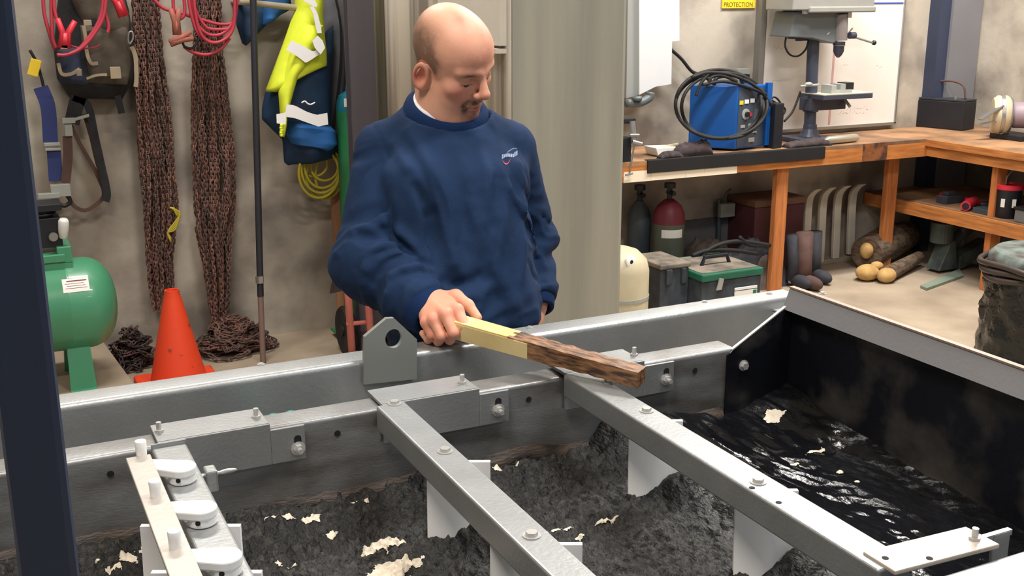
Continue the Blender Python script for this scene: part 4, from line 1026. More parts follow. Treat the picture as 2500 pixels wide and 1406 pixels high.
def chain_pile(name, label, l, r_, yb, yt, m, seed, n=26, group='chain heaps on the floor'):
    rs = np.random.RandomState(seed); a = at_z(l, yb, 0); c = at_z(r_, yb, 0); cen = (at_z((l+r_)/2, yb, 0)); hw = np.linalg.norm(c-a)/2; cen = cen+[.0, .16, 0]; hh = Zat(yt, cen[0], cen[1]); cen[1] = min(cen[1], YW-.2)
    T_ = thing(name, label, 'chain', cen, group)
    for k in range(n):
        lev = rs.rand(); R_ = hw*(1-.75*lev**1.3)*(.35+.6*rs.rand()); z0 = .012+hh*lev*.9; ph = rs.rand()*6.28; pts = []
        for t in np.linspace(0, 5.0+rs.rand()*2, 26):
            rr_ = R_*(1+.25*math.sin(3*t+ph)+.1*rs.randn()); x = cen[0]+math.cos(t+ph)*rr_; y = cen[1]+math.sin(t+ph)*rr_*.72; dd = math.hypot((x-cen[0])/hw, (y-cen[1])/(hw*.72))
            pts.append([x, min(y, YW-.02), max(.012, min(z0+.02*math.sin(2*t+ph*3), .012+hh*max(0, 1-dd**2*.9)))])
        v, f_ = chain(pts, pitch=.026, scale=1.25, seed=seed*99+k, jit=.6); v[:, 2] = np.maximum(v[:, 2], .001)
        mesh_np('chain_strand', v, f_, m[k % len(m)], T_, smooth=False)
chain_pile('chain_heap', 'dark coiled chain heap on the floor left of the traffic cone', 262, 412, 915, 800, [M_rust2, mat('black_chain', (50, 42, 42), .7, var=.3, vscale=20)], 3)
chain_pile('chain_heap', 'rusty chain heap spread on the floor under the right chain bundle and the pole', 480, 692, 872, 772, [M_rust, M_rust2], 4, n=36)

# traffic cone
cb = at_z(440, 945, 0); cc = np.array([cb[0], cb[1]+.02, 0]); ct = Zat(706, cc[0], cc[1]+.0)
def f(b):
    H_ = ct; prof = [(.152, .028), (.148, .032), (.145, .04)]
    for t in np.linspace(0, 1, 12): prof.append((.132*(1-t)+.034*t, .045+(H_-.05)*t))
    prof += [(.034, H_), (.026, H_), (.024, H_-.03)]; b.lathe(prof, (cc[0], cc[1], 0), n=40)
cn_ = thing('traffic_cone', 'scuffed orange traffic cone standing on the floor behind the tank rim', 'cone', cc)
part('cone_body', M_orange, cn_, f, smooth=True)
part('cone_base', M_orange, cn_, lambda b: b.box((cc[0]-.19, cc[1]-.19, 0), (cc[0]+.19, cc[1]+.19, .028)), bevel=.012)

# air compressor
yc = 5.15; ct_ = at_y(200, 735, yc); rt = (Zat(628, ct_[0], yc)-Zat(842, ct_[0], yc))/2; zc_ = (Zat(628, ct_[0], yc)+Zat(842, ct_[0], yc))/2; xr_ = Xat(284, yc, zc_)
AC = thing('air_compressor', 'green air compressor tank on the concrete plinth beside the dark steel post', 'compressor', (0, yc, pz0))
def f(b):
    prof = []
    for t in np.linspace(0, math.pi/2, 10): prof.append((max(.004, rt*math.sin(t)**.8), .13*(1-math.cos(t))-.0))
    L_ = .95; prof = [(r_, h) for r_, h in prof]; prof += [(rt, .2), (rt, .201), (rt*1.004, .203), (rt*1.004, .209), (rt, .211)]; prof += [(rt, L_-.13)]+[(max(.004, rt*math.sin(math.pi/2-t)**.8), L_-.13+.13*math.sin(t)) for t in np.linspace(.05, math.pi/2, 10)]
    b.lathe(prof, (xr_, yc, zc_), (-1, 0, 0), 48)
part('air_tank', M_green, AC, f, smooth='all')
lx_ = Xat(192, yc-.08, .3)
for xx in (lx_, lx_-.55):
    parts('leg', M_green, AC, [lambda b: (b.prism([(xx-.055, yc-.17, pz0), (xx+.055, yc-.17, pz0), (xx+.045, yc-.10, zc_-rt*.6), (xx-.045, yc-.10, zc_-rt*.6)], (0, .03, 0)), b.box((xx-.055, yc-.2, pz0), (xx+.055, yc-.14, pz0+.006))), lambda b: b.prism([(xx-.055, yc+.17, pz0), (xx+.055, yc+.17, pz0), (xx+.045, yc+.10, zc_-rt*.6), (xx-.045, yc+.10, zc_-rt*.6)], (0, -.03, 0))])
ps = at_y(188, 698, yc-rt*.93)
def f(b):
    n = 6
    vs = []; x0, x1 = Xat(156, yc-rt, zc_+.1), Xat(221, yc-rt, zc_+.1)
    for i in range(n+1):
        a = math.radians(62-i*14/n*1.3); 
        for x in (x0, x1): vs.append((x, yc-(rt+.0015)*math.sin(a), zc_+(rt+.0015)*math.cos(a)))
    b.add(vs, [(i*2, i*2+1, i*2+3, i*2+2) for i in range(n)])
lbp = part('label_plate', M_paper, AC, f); 
def f(b):
    x0, x1 = Xat(162, yc-rt, zc_+.1), Xat(216, yc-rt, zc_+.1)
    for k, (a0_, th) in enumerate(((57, .5), (54, .5), (51, .5), (47.5, 1.6))):
        vs = []
        for a in (math.radians(a0_+th/2), math.radians(a0_-th/2)):
            for x in (x0+.008*(k % 2), x1-.006*(k % 3)): vs.append((x, yc-(rt+.0022)*math.sin(a), zc_+(rt+.0022)*math.cos(a)))
        b.add(vs, [(0, 1, 3, 2)])
part('label_print', mat('label_ink', (130, 60, 60), .7), lbp, f)
zs_ = zc_+rt; sx1 = Xat(172, yc, zs_+.03)
part('saddle', M_green, AC, lambda b: (b.box((sx1-.5, yc-.09, zs_-.03), (sx1, yc+.09, zs_+.01)), b.box((sx1-.06, yc-.09, zs_), (sx1, yc+.09, zs_+.075)), b.box((sx1-.5, yc-.1, zs_+.01), (sx1-.03, yc+.1, zs_+.045))), bevel=.004)
pz1 = Zat(505, .2, yc)
pm = part('pump', M_dark, AC, lambda b: (b.box((sx1-.16, yc-.06, zs_+.07), (sx1-.03, yc+.06, zs_+.2)), b.cyl((sx1-.1, yc, zs_+.2), (sx1-.1, yc, pz1), .045, 16), [b.cyl((sx1-.1, yc, z), (sx1-.1, yc, z+.008), .06, 18) for z in np.arange(zs_+.21, pz1-.02, .02)], b.box((sx1-.17, yc-.07, pz1-.01), (sx1-.02, yc+.07, pz1+.02))), bevel=.003)
pf = at_y(155, 556, yc-.07); part('filter_cap', M_white, AC, lambda b: b.lathe([(.012, -.045), (.018, -.04), (.022, 0), (.022, .035), (.016, .045)], pf, (.1, -.2, 1), 18), smooth='all')
pf2 = at_y(130, 575, yc-.07); part('gauge', M_alu, AC, lambda b: b.lathe([(.018, 0), (.02, .01), (.018, .02)], pf2, (0, -1, 0), 18))

# backpack
BP = thing('backpack', 'worn black and khaki backpack hanging on the wall behind red jumper cables', 'backpack', at_y(235, 245, YB)-[0, .0, 0])
M_bp = mat('backpack_black', (36, 36, 42), .85, var=.3, vscale=14, bump=.3, bscale=80); M_khaki = mat('backpack_khaki', (84, 76, 66), .9, var=.25, vscale=16, bump=.3, bscale=90); M_bpb = mat('backpack_navy', (44, 52, 74), .85, var=.25, vscale=14)
pillow_obj('pack_body', M_bp, BP, [(150, -70), (140, 20), (132, 120), (140, 190), (170, 235)], [(290, -70), (315, 20), (328, 110), (326, 190), (300, 240)], YB-.05, .17, fold=.02, seed=1, back=.28)
pillow_obj('front_pocket', M_khaki, BP, [(196, 60), (200, 110), (212, 160), (220, 200)], [(312, 60), (318, 110), (322, 160), (312, 205)], YB-.2, .055, fold=.02, seed=2, fs=(16, 10, 8))
pillow_obj('side_pocket', M_bpb, BP, [(140, 120), (142, 160), (150, 200)], [(198, 110), (202, 160), (212, 205)], YB-.17, .05, fold=.015, seed=3)
pillow_obj('top_flap', M_khaki, BP, [(170, -60), (172, -10), (205, 60), (212, 90)], [(300, -60), (306, 0), (318, 50), (315, 85)], YB-.19, .045, fold=.02, seed=4, fs=(14, 10, 9))
M_web = mat('tan_webbing', (150, 136, 116), .8, var=.15)
def ribbon(b, pts, w_, Y=None, th=.003):
    P = [at_y(x, y, (q[0] if q else Y)) for x, y, *q in pts]; P = spline(P, 24); b.tube(P, w_, 6, flat=None, up=(0, 1, 0)) if 0 else None
    vs = []
    for i, p in enumerate(P):
        d = unit((P[min(i+1, len(P)-1)]-P[max(i-1, 0)])); n_ = unit(np.cross(d, (0, 1, 0)))*w_
        vs += [p+n_, p-n_, p-n_-[0, th, 0], p+n_-[0, th, 0]]
    m_ = len(P); b.add(vs, [(i*4+k, i*4+(k+1) % 4, i*4+4+(k+1) % 4, i*4+4+k) for i in range(m_-1) for k in range(4)]+[(3, 2, 1, 0), (m_*4-4, m_*4-3, m_*4-2, m_*4-1)])
parts('webbing_strap', M_web, BP, [lambda b: ribbon(b, [(143, 152), (152, 178), (175, 178), (196, 166)], .008, YB-.25), lambda b: ribbon(b, [(212, 190), (235, 182), (262, 180)], .006, YB-.27), lambda b: ribbon(b, [(322, 112), (330, 130), (333, 150), (334, 190), (332, 210)], .010, YB-.24), lambda b: ribbon(b, [(205, 60), (210, 90), (214, 130), (224, 152), (240, 152)], .008, YB-.27)])
parts('buckle', M_web, BP, [lambda b: b.obox(at_y(283, 176, YB-.275), (.024, .006, .028)), lambda b: b.obox(at_y(194, 175, YB-.25), (.012, .005, .016)), lambda b: b.obox(at_y(215, 54, YB-.26), (.018, .005, .014))], bevel=.003)
part('clip', M_alu, BP, lambda b: b.tube(spline([at_y(x, y, YB-.26) for x, y in ((318, 105), (326, 92), (324, 76), (316, 78), (314, 96))], 16, True), .005, 6, closed=True), smooth='all')
parts('hip_strap', M_bp, BP, [lambda b: ribbon(b, [(288, 230), (292, 250), (298, 275)], .016, YB-.12), lambda b: ribbon(b, [(196, 225), (185, 260), (176, 300)], .035, YB-.1)])
part('hang_loop', M_bp, BP, lambda b: ribbon(b, [(180, 235), (215, 255), (232, 330), (252, 420), (262, 470), (258, 490)], .018, YB-.1))
# leather strap loop below the pack
M_lea = mat('brown_strap', (84, 62, 54), .8, var=.2, vscale=10)
LS = thing('hanging_strap', 'dark brown webbing strap looping down the wall under the backpack', 'strap', at_y(205, 515, YB))
parts('strap_loop', M_lea, LS, [lambda b: ribbon(b, [(172, 300), (196, 350), (225, 400), (240, 430), (255, 470), (238, 495), (208, 512), (180, 500), (168, 478)], .010, YB-.07), lambda b: ribbon(b, [(165, 330), (166, 380), (162, 430), (160, 445)], .022, YB-.08), lambda b: ribbon(b, [(212, 275), (228, 330), (242, 390), (256, 440), (260, 480)], .020, YB-.06)])
parts('ratchet', M_greyl, LS, [lambda b: b.obox(at_y(168, 292, YB-.1), (.03, .012, .014)), lambda b: b.obox(at_y(198, 285, YB-.1), (.04, .01, .008), (1, 0, .25)), lambda b: b.obox(at_y(168, 315, YB-.09), (.018, .01, .03))], bevel=.003)
# blue strap with fittings and yellow tag
BS = thing('ratchet_strap', 'blue ratchet strap hanging beside the dark steel post', 'strap', at_y(115, 445, YB))
parts('blue_webbing', mat('blue_webbing', (44, 54, 108), .8, var=.15), BS, [lambda b: ribbon(b, [(100, 210), (118, 260), (124, 345)], .034, YB-.07), lambda b: ribbon(b, [(132, 366), (137, 440)], .032, YB-.07)])
parts('strap_buckle', M_greyl, BS, [lambda b: b.obox(at_y(128, 350, YB-.08), (.036, .008, .008)), lambda b: b.obox(at_y(130, 362, YB-.08), (.036, .008, .006)), lambda b: b.obox(at_y(148, 462, YB-.09), (.045, .02, .03)), lambda b: b.obox(at_y(120, 475, YB-.1), (.05, .02, .012))], bevel=.002)
part('yellow_tag', M_yel, BS, lambda b: b.obox(at_y(85, 163, YB-.07), (.024, .004, .04), (1, 0, -.35), (0, 1, 0), (.35, 0, 1)), bevel=.003)
part('cord', M_blackr, BS, lambda b: b.tube(spline([at_y(x, y, YB-.05) for x, y in ((74, 120), (90, 150), (104, 195), (110, 230))], 16), .008, 6), smooth='all')
part('hook', M_dark, BS, lambda b: b.tube(spline([at_y(x, y, YB-.09) for x, y in ((160, 470), (172, 488), (160, 500), (140, 496))], 16), .010, 8), smooth='all')

# jumper cables
def cable(b, pts, Y, r_=.0085): b.tube(spline([at_y(x, y, Y-(q[0] if q else 0)) for x, y, *q in pts], 44), r_, 7)
def clamp(b, p, q, w_=.02):
    a, c = at_y(*p), at_y(*q); d = unit(c-a); s_ = np.cross(d, (0, 1, 0)); L_ = np.linalg.norm(c-a)
    for k in (-1, 1):
        b.tube([a+s_*k*w_*1.7, a+d*L_*.45+s_*k*w_*.55, c+s_*k*w_*.7], [.012, .014, .013], 8)
    b.obox(a+d*L_*.72, (w_*.9, .012, L_*.26), s_, (0, 1, 0), d)
J1 = thing('jumper_cables', 'red jumper cables with an open red clamp hanging over the backpack', 'cables', at_y(200, 130, YB-.3))
part('cable', M_redc, J1, lambda b: (cable(b, [(108, -60), (108, 20), (122, 80), (135, 120)], YB-.28), cable(b, [(126, -60), (127, 30), (130, 90), (138, 115)], YB-.3), cable(b, [(254, -60), (252, 15), (238, 60), (210, 100), (185, 125), (150, 133)], YB-.32), cable(b, [(262, -60), (256, 30), (232, 80), (200, 115), (165, 131), (140, 132)], YB-.33), cable(b, [(250, -60), (254, 10), (266, 60), (264, 78)], YB-.31), cable(b, [(170, 108), (200, 116), (230, 114), (245, 107)], YB-.3, .004), cable(b, [(132, -60), (134, 20), (146, 60), (150, 75)], YB-.31)), smooth='all')
part('clamp', M_red, J1, lambda b: clamp(b, (163, 46, YB-.33), (158, 116, YB-.33), .022), smooth='all'); part('clamp', M_red, J1, lambda b: clamp(b, (276, -30, YB-.31), (304, 38, YB-.31), .018), smooth='all')
part('clamp_jaw', mat('copper_jaw', (206, 130, 110), .4, metal=.5), J1, lambda b: b.obox(at_y(158, 113, YB-.33), (.017, .012, .008)))
J2 = thing('jumper_cables', 'coiled red jumper cables with rusty clamps hanging over the right chain bundle', 'cables', at_y(500, 130, YB-.2))
part('cable', M_redc, J2, lambda b: (cable(b, [(370, -10), (400, 18), (440, 30), (480, 42), (540, 58), (572, 45), (582, -40)], YB-.18), cable(b, [(466, -50), (476, 40), (505, 80), (545, 80), (575, 40), (586, -50)], YB-.2), cable(b, [(455, -50), (470, 40), (492, 88), (535, 102), (568, 70), (580, 10), (585, -50)], YB-.21), cable(b, [(446, -50), (452, 30), (432, 45), (425, 20), (424, -50)], YB-.19), cable(b, [(470, -50), (484, 60), (510, 100), (548, 96), (572, 60), (575, -40)], YB-.22), cable(b, [(450, 112), (470, 125), (505, 132), (540, 118), (562, 92)], YB-.2), cable(b, [(460, -50), (478, 20), (500, 60), (520, 70), (560, 70)], YB-.2)), smooth='all')
part('clamp', mat('rusty_clamp', (158, 92, 78), .7, var=.2, vscale=30), J2, lambda b: (clamp(b, (428, 20, YB-.21), (434, 84, YB-.21), .012), clamp(b, (470, 84, YB-.22), (416, 104, YB-.22), .010)), smooth='all')
part('black_cable', M_blackr, J2, lambda b: cable(b, [(446, 98), (452, 112), (470, 116), (482, 100), (470, 88)], YB-.21, .006), smooth='all')

# tall pole leaning on the wall rail
PO = thing('pole', 'tall dark pole with a brown lower shaft leaning between the chains and the jacket', 'pole', at_z(641, 880, 0.0))
pt, pm_, pb = at_y(618, -60, 5.55), at_y(634, 680, 5.5), np.array(at_z(642, 885, 0)); pj = at_y(636, 722, 5.5)
part('pole_shaft', M_postb if 0 else mat('dark_pole', (52, 54, 62), .4, metal=.3), PO, lambda b: b.cyl(pt, pj, .017, 16), smooth=True)
part('lower_shaft', mat('brown_pole', (120, 96, 88), .6), PO, lambda b: b.cyl(pj, pb+[0, 0, .004], .015, 16), smooth=True)
part('pole_joint', M_alu, PO, lambda b: (b.cyl(pm_-[0, 0, .02], pm_+[0, 0, .015], .021, 16), b.obox(pm_+[-.0, -.02, 0], (.012, .006, .018))), smooth=True)
struct('trim_7', mat('tan_rail', (150, 138, 118), .6, var=.1), lambda b: (b.cyl(at_y(585, 3, 5.62), at_y(745, 20, 5.62), .016, 14), b.cyl(at_y(600, 5, 5.62), at_y(600, 5, 5.62)+[0, .28, 0], .012, 10)), smooth=True)

# jackets on the rail
JK = thing('safety_jacket', 'hi-vis yellow and navy jacket with white reflective bands hung on the wall', 'jacket', at_y(740, 380, 5.72))
YJ = 5.66
def quad_band(b, L, R, Y, dep=.012, k=.0, nu=18, nv=8, bul=.10):
    L3 = resample([at_y(x, y, Y) for x, y in L], nv); R3 = resample([at_y(x, y, Y) for x, y in R], nv); vs = []
    for i in range(nv):
        for j in range(nu+1):
            t = j/nu; p = L3[i]*(1-t)+R3[i]*t; vs.append(p+[0, -bul*math.sin(math.pi*t)-dep-.008*(vnoise([[p[0]*12, 3, p[2]*6]])[0]-.5)*2*math.sin(math.pi*t), 0])
    b.add(vs, [(i*(nu+1)+j, i*(nu+1)+j+1, (i+1)*(nu+1)+j+1, (i+1)*(nu+1)+j) for i in range(nv-1) for j in range(nu)])
pillow_obj('jacket_body', M_navyj, JK, [(648, 224), (640, 262), (640, 290), (690, 340), (694, 395), (704, 403)], [(815, 60), (812, 160), (808, 240), (806, 300), (835, 350), (838, 380)], YJ+.04, .10, fold=.035, fs=(12, 6, 5), seed=11)
pillow_obj('yellow_panel', M_hivis, JK, [(716, -60), (722, 20), (690, 110), (660, 190), (648, 222), (676, 224)], [(790, -60), (788, 30), (794, 90), (798, 130), (799, 158), (740, 178)], YJ-.03, .10, fold=.02, fs=(12, 6, 5), seed=12)
pillow_obj('sleeve', M_hivis, JK, [(735, 60), (705, 130), (680, 222), (684, 270), (686, 300), (682, 330)], [(790, 60), (760, 150), (728, 180), (714, 232), (698, 285), (694, 332)], YJ-.09, .06, fold=.02, fs=(14, 6, 6), seed=13)
def band(pts_t, pts_b, Y, name='reflective_band'):
    T3, B3 = resample([at_y(x, y, Y) for x, y in pts_t], 14), resample([at_y(x, y, Y) for x, y in pts_b], 14)
    part(name, M_refl, JK, lambda b: b.add(list(T3)+list(B3)+list(T3+[0, .006, 0])+list(B3+[0, .006, 0]), [(i, i+1, 15+i, 14+i) for i in range(13)]+[(28+i, 42+i, 43+i, 29+i) for i in range(13)]+[(i, 28+i, 29+i, i+1) for i in range(13)]+[(14+i, 15+i, 43+i, 42+i) for i in range(13)]))
YB2 = YJ-.17
band([(700, 254), (720, 256), (750, 272), (775, 280), (800, 275)], [(698, 284), (720, 287), (750, 298), (778, 308), (802, 303)], YB2)
band([(712, 98), (740, 110), (765, 125), (785, 118)], [(701, 122), (725, 135), (748, 153), (784, 130)], YB2)
band([(676, 278), (700, 274)], [(677, 300), (698, 303)], YB2-.02)
band([(766, 14), (776, 30), (784, 60), (787, 80)], [(757, 16), (766, 34), (772, 62), (776, 80)], YB2)
band([(777, 86), (789, 98), (795, 116)], [(764, 100), (770, 116), (784, 132)], YB2-.02)
band([(745, -10), (770, 0), (776, 10)], [(742, 0), (765, 14), (774, 17)], YB2)
part('sleeve_lining', M_lblue, JK, lambda b: pillow(b, [(702, 292), (700, 330), (712, 350), (730, 345)], [(806, 305), (818, 318), (822, 350), (800, 368)], YJ-.02, .10, fold=.03, seed=14), smooth='all')
part('zip_cord', M_hivis, JK, lambda b: [b.ball(at_y(688-(k % 2), 305+k*6, YB2-.02), .009, 8, 6) for k in range(5)], smooth='all')
part('name_tag', M_refl, JK, lambda b: b.tube(spline([at_y(x, y, YB2+.01) for x, y in ((737, 250), (745, 246), (752, 252), (760, 254), (770, 249))], 14), .004, 5), smooth='all')
HC2 = thing('grey_coat', 'grey work coat hanging behind the yellow jacket beside the steel column', 'coat', at_y(830, 300, 5.8))
pillow_obj('coat_body', M_greyc, HC2, [(790, -60), (786, 60), (798, 160), (800, 250), (808, 330)], [(850, -60), (850, 60), (846, 160), (836, 250), (828, 330)], 5.8, .05, fold=.02, fs=(24, 6, 3), seed=15)
parts('coat_strap', M_blackr, HC2, [lambda b: ribbon(b, [(812, -40), (830, 40), (834, 120), (826, 220), (812, 320)], .006, 5.72), lambda b: ribbon(b, [(848, 70), (846, 150), (845, 225)], .008, 5.72)])
DJ = thing('dark_jacket', 'dark navy jacket hanging behind the pole, left of the yellow jacket', 'jacket', at_y(640, 100, 5.8))
pillow_obj('jacket_body', M_navyj, DJ, [(575, -60), (578, 0), (578, 60), (592, 104)], [(700, -60), (715, 20), (660, 50), (600, 110)], 5.79, .06, fold=.03, seed=16)
part('jacket_panel', M_lblue, DJ, lambda b: pillow(b, [(640, -50), (640, 20), (640, 60)], [(712, -50), (705, 20), (660, 55)], 5.74, .05, fold=.02, seed=17), smooth='all')
# yellow hose coil
HO = thing('hose_coil', 'coil of yellow air hose hanging under the jacket', 'hose', at_y(785, 485, 5.72))
def f(b):
    for k, (l, t, r_, bt) in enumerate(((730, 360, 828, 482), (736, 352, 832, 470), (744, 350, 830, 458), (748, 370, 836, 484), (760, 372, 826, 440), (770, 380, 834, 476), (733, 365, 800, 430))):
        cx, cy = (l+r_)/2, (t+bt)/2; pts = []
        for a in np.linspace(0, 2*math.pi, 13)[:-1]: pts.append(at_y(cx+(r_-l)/2*math.cos(a), cy+(bt-t)/2*math.sin(a), 5.71+.012*(k-3)))
        b.tube(spline(pts, 40, True), .0078, 7, closed=True)
part('hose', M_yelh, HO, f, smooth='all')
part('hose_hook', M_dark, HO, lambda b: b.cyl(at_y(785, 362, YW), at_y(785, 362, 5.66), .01, 8))
# green gas cylinder on a pink-orange hand truck
YG = 5.64
GC = thing('gas_cylinder', 'tall green gas cylinder with a teal shoulder partly hidden by the dark steel column', 'gas cylinder', (Xat(828, YG, 1.)+.1, YG, 0.06))
gx = Xat(828, YG, 1.)+.115; gz = Zat(268, gx, YG); 
part('cylinder_body', M_gcyl, GC, lambda b: b.lathe([(.078, .06), (.086, .075), (.086, gz)], (gx-.03, YG, 0), n=36), smooth=True)
part('cylinder_shoulder', mat('teal_shoulder', (34, 112, 132), .4), GC, lambda b: b.lathe([(.086, gz), (.086, gz+.01), (.08, gz+.05), (.07, gz+.08), (.035, gz+.1), (.03, gz+.13), (.02, gz+.14)], (gx-.03, YG, 0), n=36), smooth=True)
pp = at_y(852, 250, YG-.088); part('shoulder_label', M_paper, GC, lambda b: b.obox(pp, (.024, .002, .022), (1, -.1, 0)), bevel=.002)
HT = thing('hand_truck', 'salmon-pink hand truck frame with a dark wheel behind the man\'s right arm', 'hand truck', (gx-.05, 5.2, 0))
M_pink = mat('salmon_frame', (206, 120, 110), .55, var=.1, vscale=8)
def f(b):
    for x in (850, 898):
        b.tube(spline([at_y(x-8, 560, 5.22), at_y(x-4, 640, 5.2), at_y(x, 720, 5.15), at_z(x+10, 868, .02)], 16), .019, 10)
    for y in (600, 700, 790): b.cyl(at_y(846, y, 5.2), at_y(896, y-4, 5.2), .012, 8)
part('truck_frame', M_pink, HT, f, smooth='all')
wc = at_z(848, 862, .0)+np.array([0, .0, .13])
part('wheel', M_blackr, HT, lambda b: (b.lathe([(.07, -.02), (.12, -.025), (.13, -.012), (.13, .012), (.12, .025), (.07, .02)], wc, (1, 0, 0), 28), b.cyl(wc-[.03, 0, 0], wc+[.03, 0, 0], .03, 12)), smooth=True)
part('toe_plate', M_gcyl, HT, lambda b: b.box((gx-.17, 5.5, .03), (gx+.12, 5.75, .042)))
single('wood_board', mat('raw_board', (168, 122, 92), .7, var=.12, vscale=4, stretch=(8, 8, 1)), (Xat(826, 5.7, 0), 5.8, 0), lambda b: b.prism([at_y(810, 470, 5.78), at_y(846, 466, 5.78), at_z(846, 800, 0)*[1, 0, 0]+[0, 5.7, 0], at_z(812, 805, 0)*[1, 0, 0]+[0, 5.7, 0]], (0, .03, 0)), 'narrow brown board leaning on the wall left of the green cylinder', 'board')
single('rubber_flap', mat('brown_black_rubber', (58, 46, 42), .8, var=.2), at_y(820, 700, 5.4), lambda b: b.prism([at_y(836, 580, 5.42), at_y(846, 600, 5.42), at_y(846, 708, 5.4), at_y(806, 716, 5.4), at_y(820, 650, 5.42)], (0, .012, 0)), 'dark brown rubber mud flap hanging behind the man\'s elbow', 'mud flap')
# ================================================================== RIGHT: BENCH
YBF = 5.35; ZBT = .912
xb0 = Xat(1480, YBF, .9); xbc = Xat(2279, YBF, ZBT); XWF = xbc-.05
WB = thing('workbench', 'long corner workbench of orange lumber with a worn plywood top and lower shelf', 'workbench', ((xb0+XR)/2, 5.6, 0))
part('bench_top', M_ply, WB, lambda b: b.box((xb0, YBF, ZBT-.022), (XR-.01, YW-.005, ZBT)))
part('bench_top', M_ply, WB, lambda b: b.box((XWF, 3.2, ZBT-.022), (XR-.01, YBF, ZBT)))
part('front_rail', M_wood, WB, lambda b: b.box((xb0, YBF, ZBT-.115), (xbc, YBF+.038, ZBT-.022)))
part('front_rail', M_woody, WB, lambda b: b.box((XWF, 3.2, ZBT-.112), (XWF+.038, YBF, ZBT-.048)))
part('top_edge', M_woody, WB, lambda b: b.box((XWF-.02, 3.2, ZBT-.045), (XWF, YBF, ZBT-.001)))
# whitish worn paint on the left part of the rail with dark scorch gaps
M_wpaint = mat('worn_white_paint', (240, 226, 204), .7, rgb2=(110, 76, 50), vscale=1.0, stretch=(11, 1, 1.5), thr=(.30, .38), detail=5)
part('painted_rail', M_wpaint, WB, lambda b: b.box((Xat(1523, YBF, .85), YBF-.003, ZBT-.117), (Xat(1800, YBF, .85), YBF, ZBT-.055)))
part('rubber_mat', M_blackr, WB, lambda b: (b.box((Xat(1580, YBF, .9), YBF-.012, ZBT-.072), (Xat(2013, YBF, .9), YBF, ZBT+.002)), b.box((Xat(1580, YBF, .9), YBF-.012, ZBT+.0), (Xat(2013, YBF, .9), YBF+.03, ZBT+.004))), bevel=.002)
part('scorch_mark', mat('scorched_wood', (70, 46, 34), .85, rgb2=(140, 84, 44), vscale=14, thr=(.4, .6)), WB, lambda b: b.box((Xat(2108, YBF, .9), YBF-.0015, ZBT-.115), (Xat(2168, YBF, .9), YBF, ZBT-.001)))
def leg(x, y, s_=.045, z=ZBT-.03): return part('leg', M_woodz, WB, lambda b: b.box((x, y, 0), (x+s_*2*.5+.045, y+.045, z)), bevel=.003)
leg(Xat(1888, YBF+.04, .3), YBF+.04); leg(Xat(2168, 5.5, .6), 5.5); leg(XWF+.04, 4.80); leg(XWF+.04, 3.3); leg(xb0+.02, YBF+.04)
ZS = .46
part('lower_shelf', M_ply, WB, lambda b: b.box((XWF+.02, 3.2, ZS), (XR-.02, YW-.02, ZS+.018)))
part('shelf_rail', M_woody, WB, lambda b: b.box((XWF-.0, 3.2, ZS-.075), (XWF+.038, 5.88, ZS+.012)))
# whiteboard
wb0, wb1 = Xat(1866, 5.86, 1.4), Xat(2197, 5.86, 1.4)
WBD = thing('whiteboard', 'large whiteboard with faint writing and a blue line, standing behind the drill press', 'whiteboard', ((wb0+wb1)/2, 5.87, ZBT+.03))
part('board_panel', M_wboard, WBD, lambda b: b.box((wb0, 5.865, ZBT+.05), (wb1, 5.893, 2.25)))
part('board_frame', M_alu, WBD, lambda b: (b.box((wb0-.012, 5.855, ZBT+.03), (wb1+.012, 5.895, ZBT+.05)), b.box((wb1, 5.855, ZBT+.04), (wb1+.012, 5.895, 2.25)), b.box((wb0-.012, 5.855, ZBT+.04), (wb0, 5.895, 2.25))))
zl_ = Zat(10, (wb0+wb1)/2, 5.86); part('blue_line', mat('blue_marker', (52, 78, 170), .5), WBD, lambda b: b.box((wb0+.01, 5.862, zl_-.005), (wb1-.005, 5.865, zl_+.005)))
part('red_line', mat('pink_marker', (214, 170, 168), .5), WBD, lambda b: b.box((Xat(2032, 5.86, 1.3), 5.8635, ZBT+.06), (Xat(2037, 5.86, 1.3), 5.865, 1.62)))
def f(b):
    rs = np.random.RandomState(3)
    for r0, (x0, x1, y0) in enumerate(((2060, 2125, 268), (2050, 2110, 280), (2012, 2032, 262), (1890, 1930, 120), (1886, 1905, 200), (2060, 2075, 160), (2140, 2150, 165))):
        x = x0
        while x < x1:
            p = at_y(x, y0+rs.randn()*2, 5.8645); q = at_y(x+3+rs.rand()*4, y0-4+rs.randn()*3, 5.8645); b.tube([p, q], .0012, 3); x += 8
part('pen_marks', mat('faint_marker', (180, 170, 172), .6), WBD, f)
# conduit left of the board
struct('trim_8', mat('grey_conduit', (124, 120, 114), .5), lambda b: b.box((Xat(1849, 5.86, 1.4), 5.84, ZBT), (Xat(1861, 5.86, 1.4), 5.9, CEIL-.02)))
# warning sign
sg = thing('warning_sign', 'yellow warning sign on the wall whose lowest line reads PROTECTION', 'sign', at_y(1804, 23, 5.89))
s0, s1 = at_y(1764, 22, 5.89), at_y(1845, 22, 5.89)
part('sign_plate', M_yel, sg, lambda b: b.box((s0[0], 5.888, s0[2]), (s1[0], 5.899, s0[2]+.25)), bevel=.003)
cc_ = at_y(1804, 12, 5.888); text('sign_lettering', 'PROTECTION', mat('sign_ink', (96, 70, 14), .6), sg, (cc_[0], 5.8875, cc_[2]), (1, 0, 0), (0, 0, 1), (s1[0]-s0[0])*.86, .028)
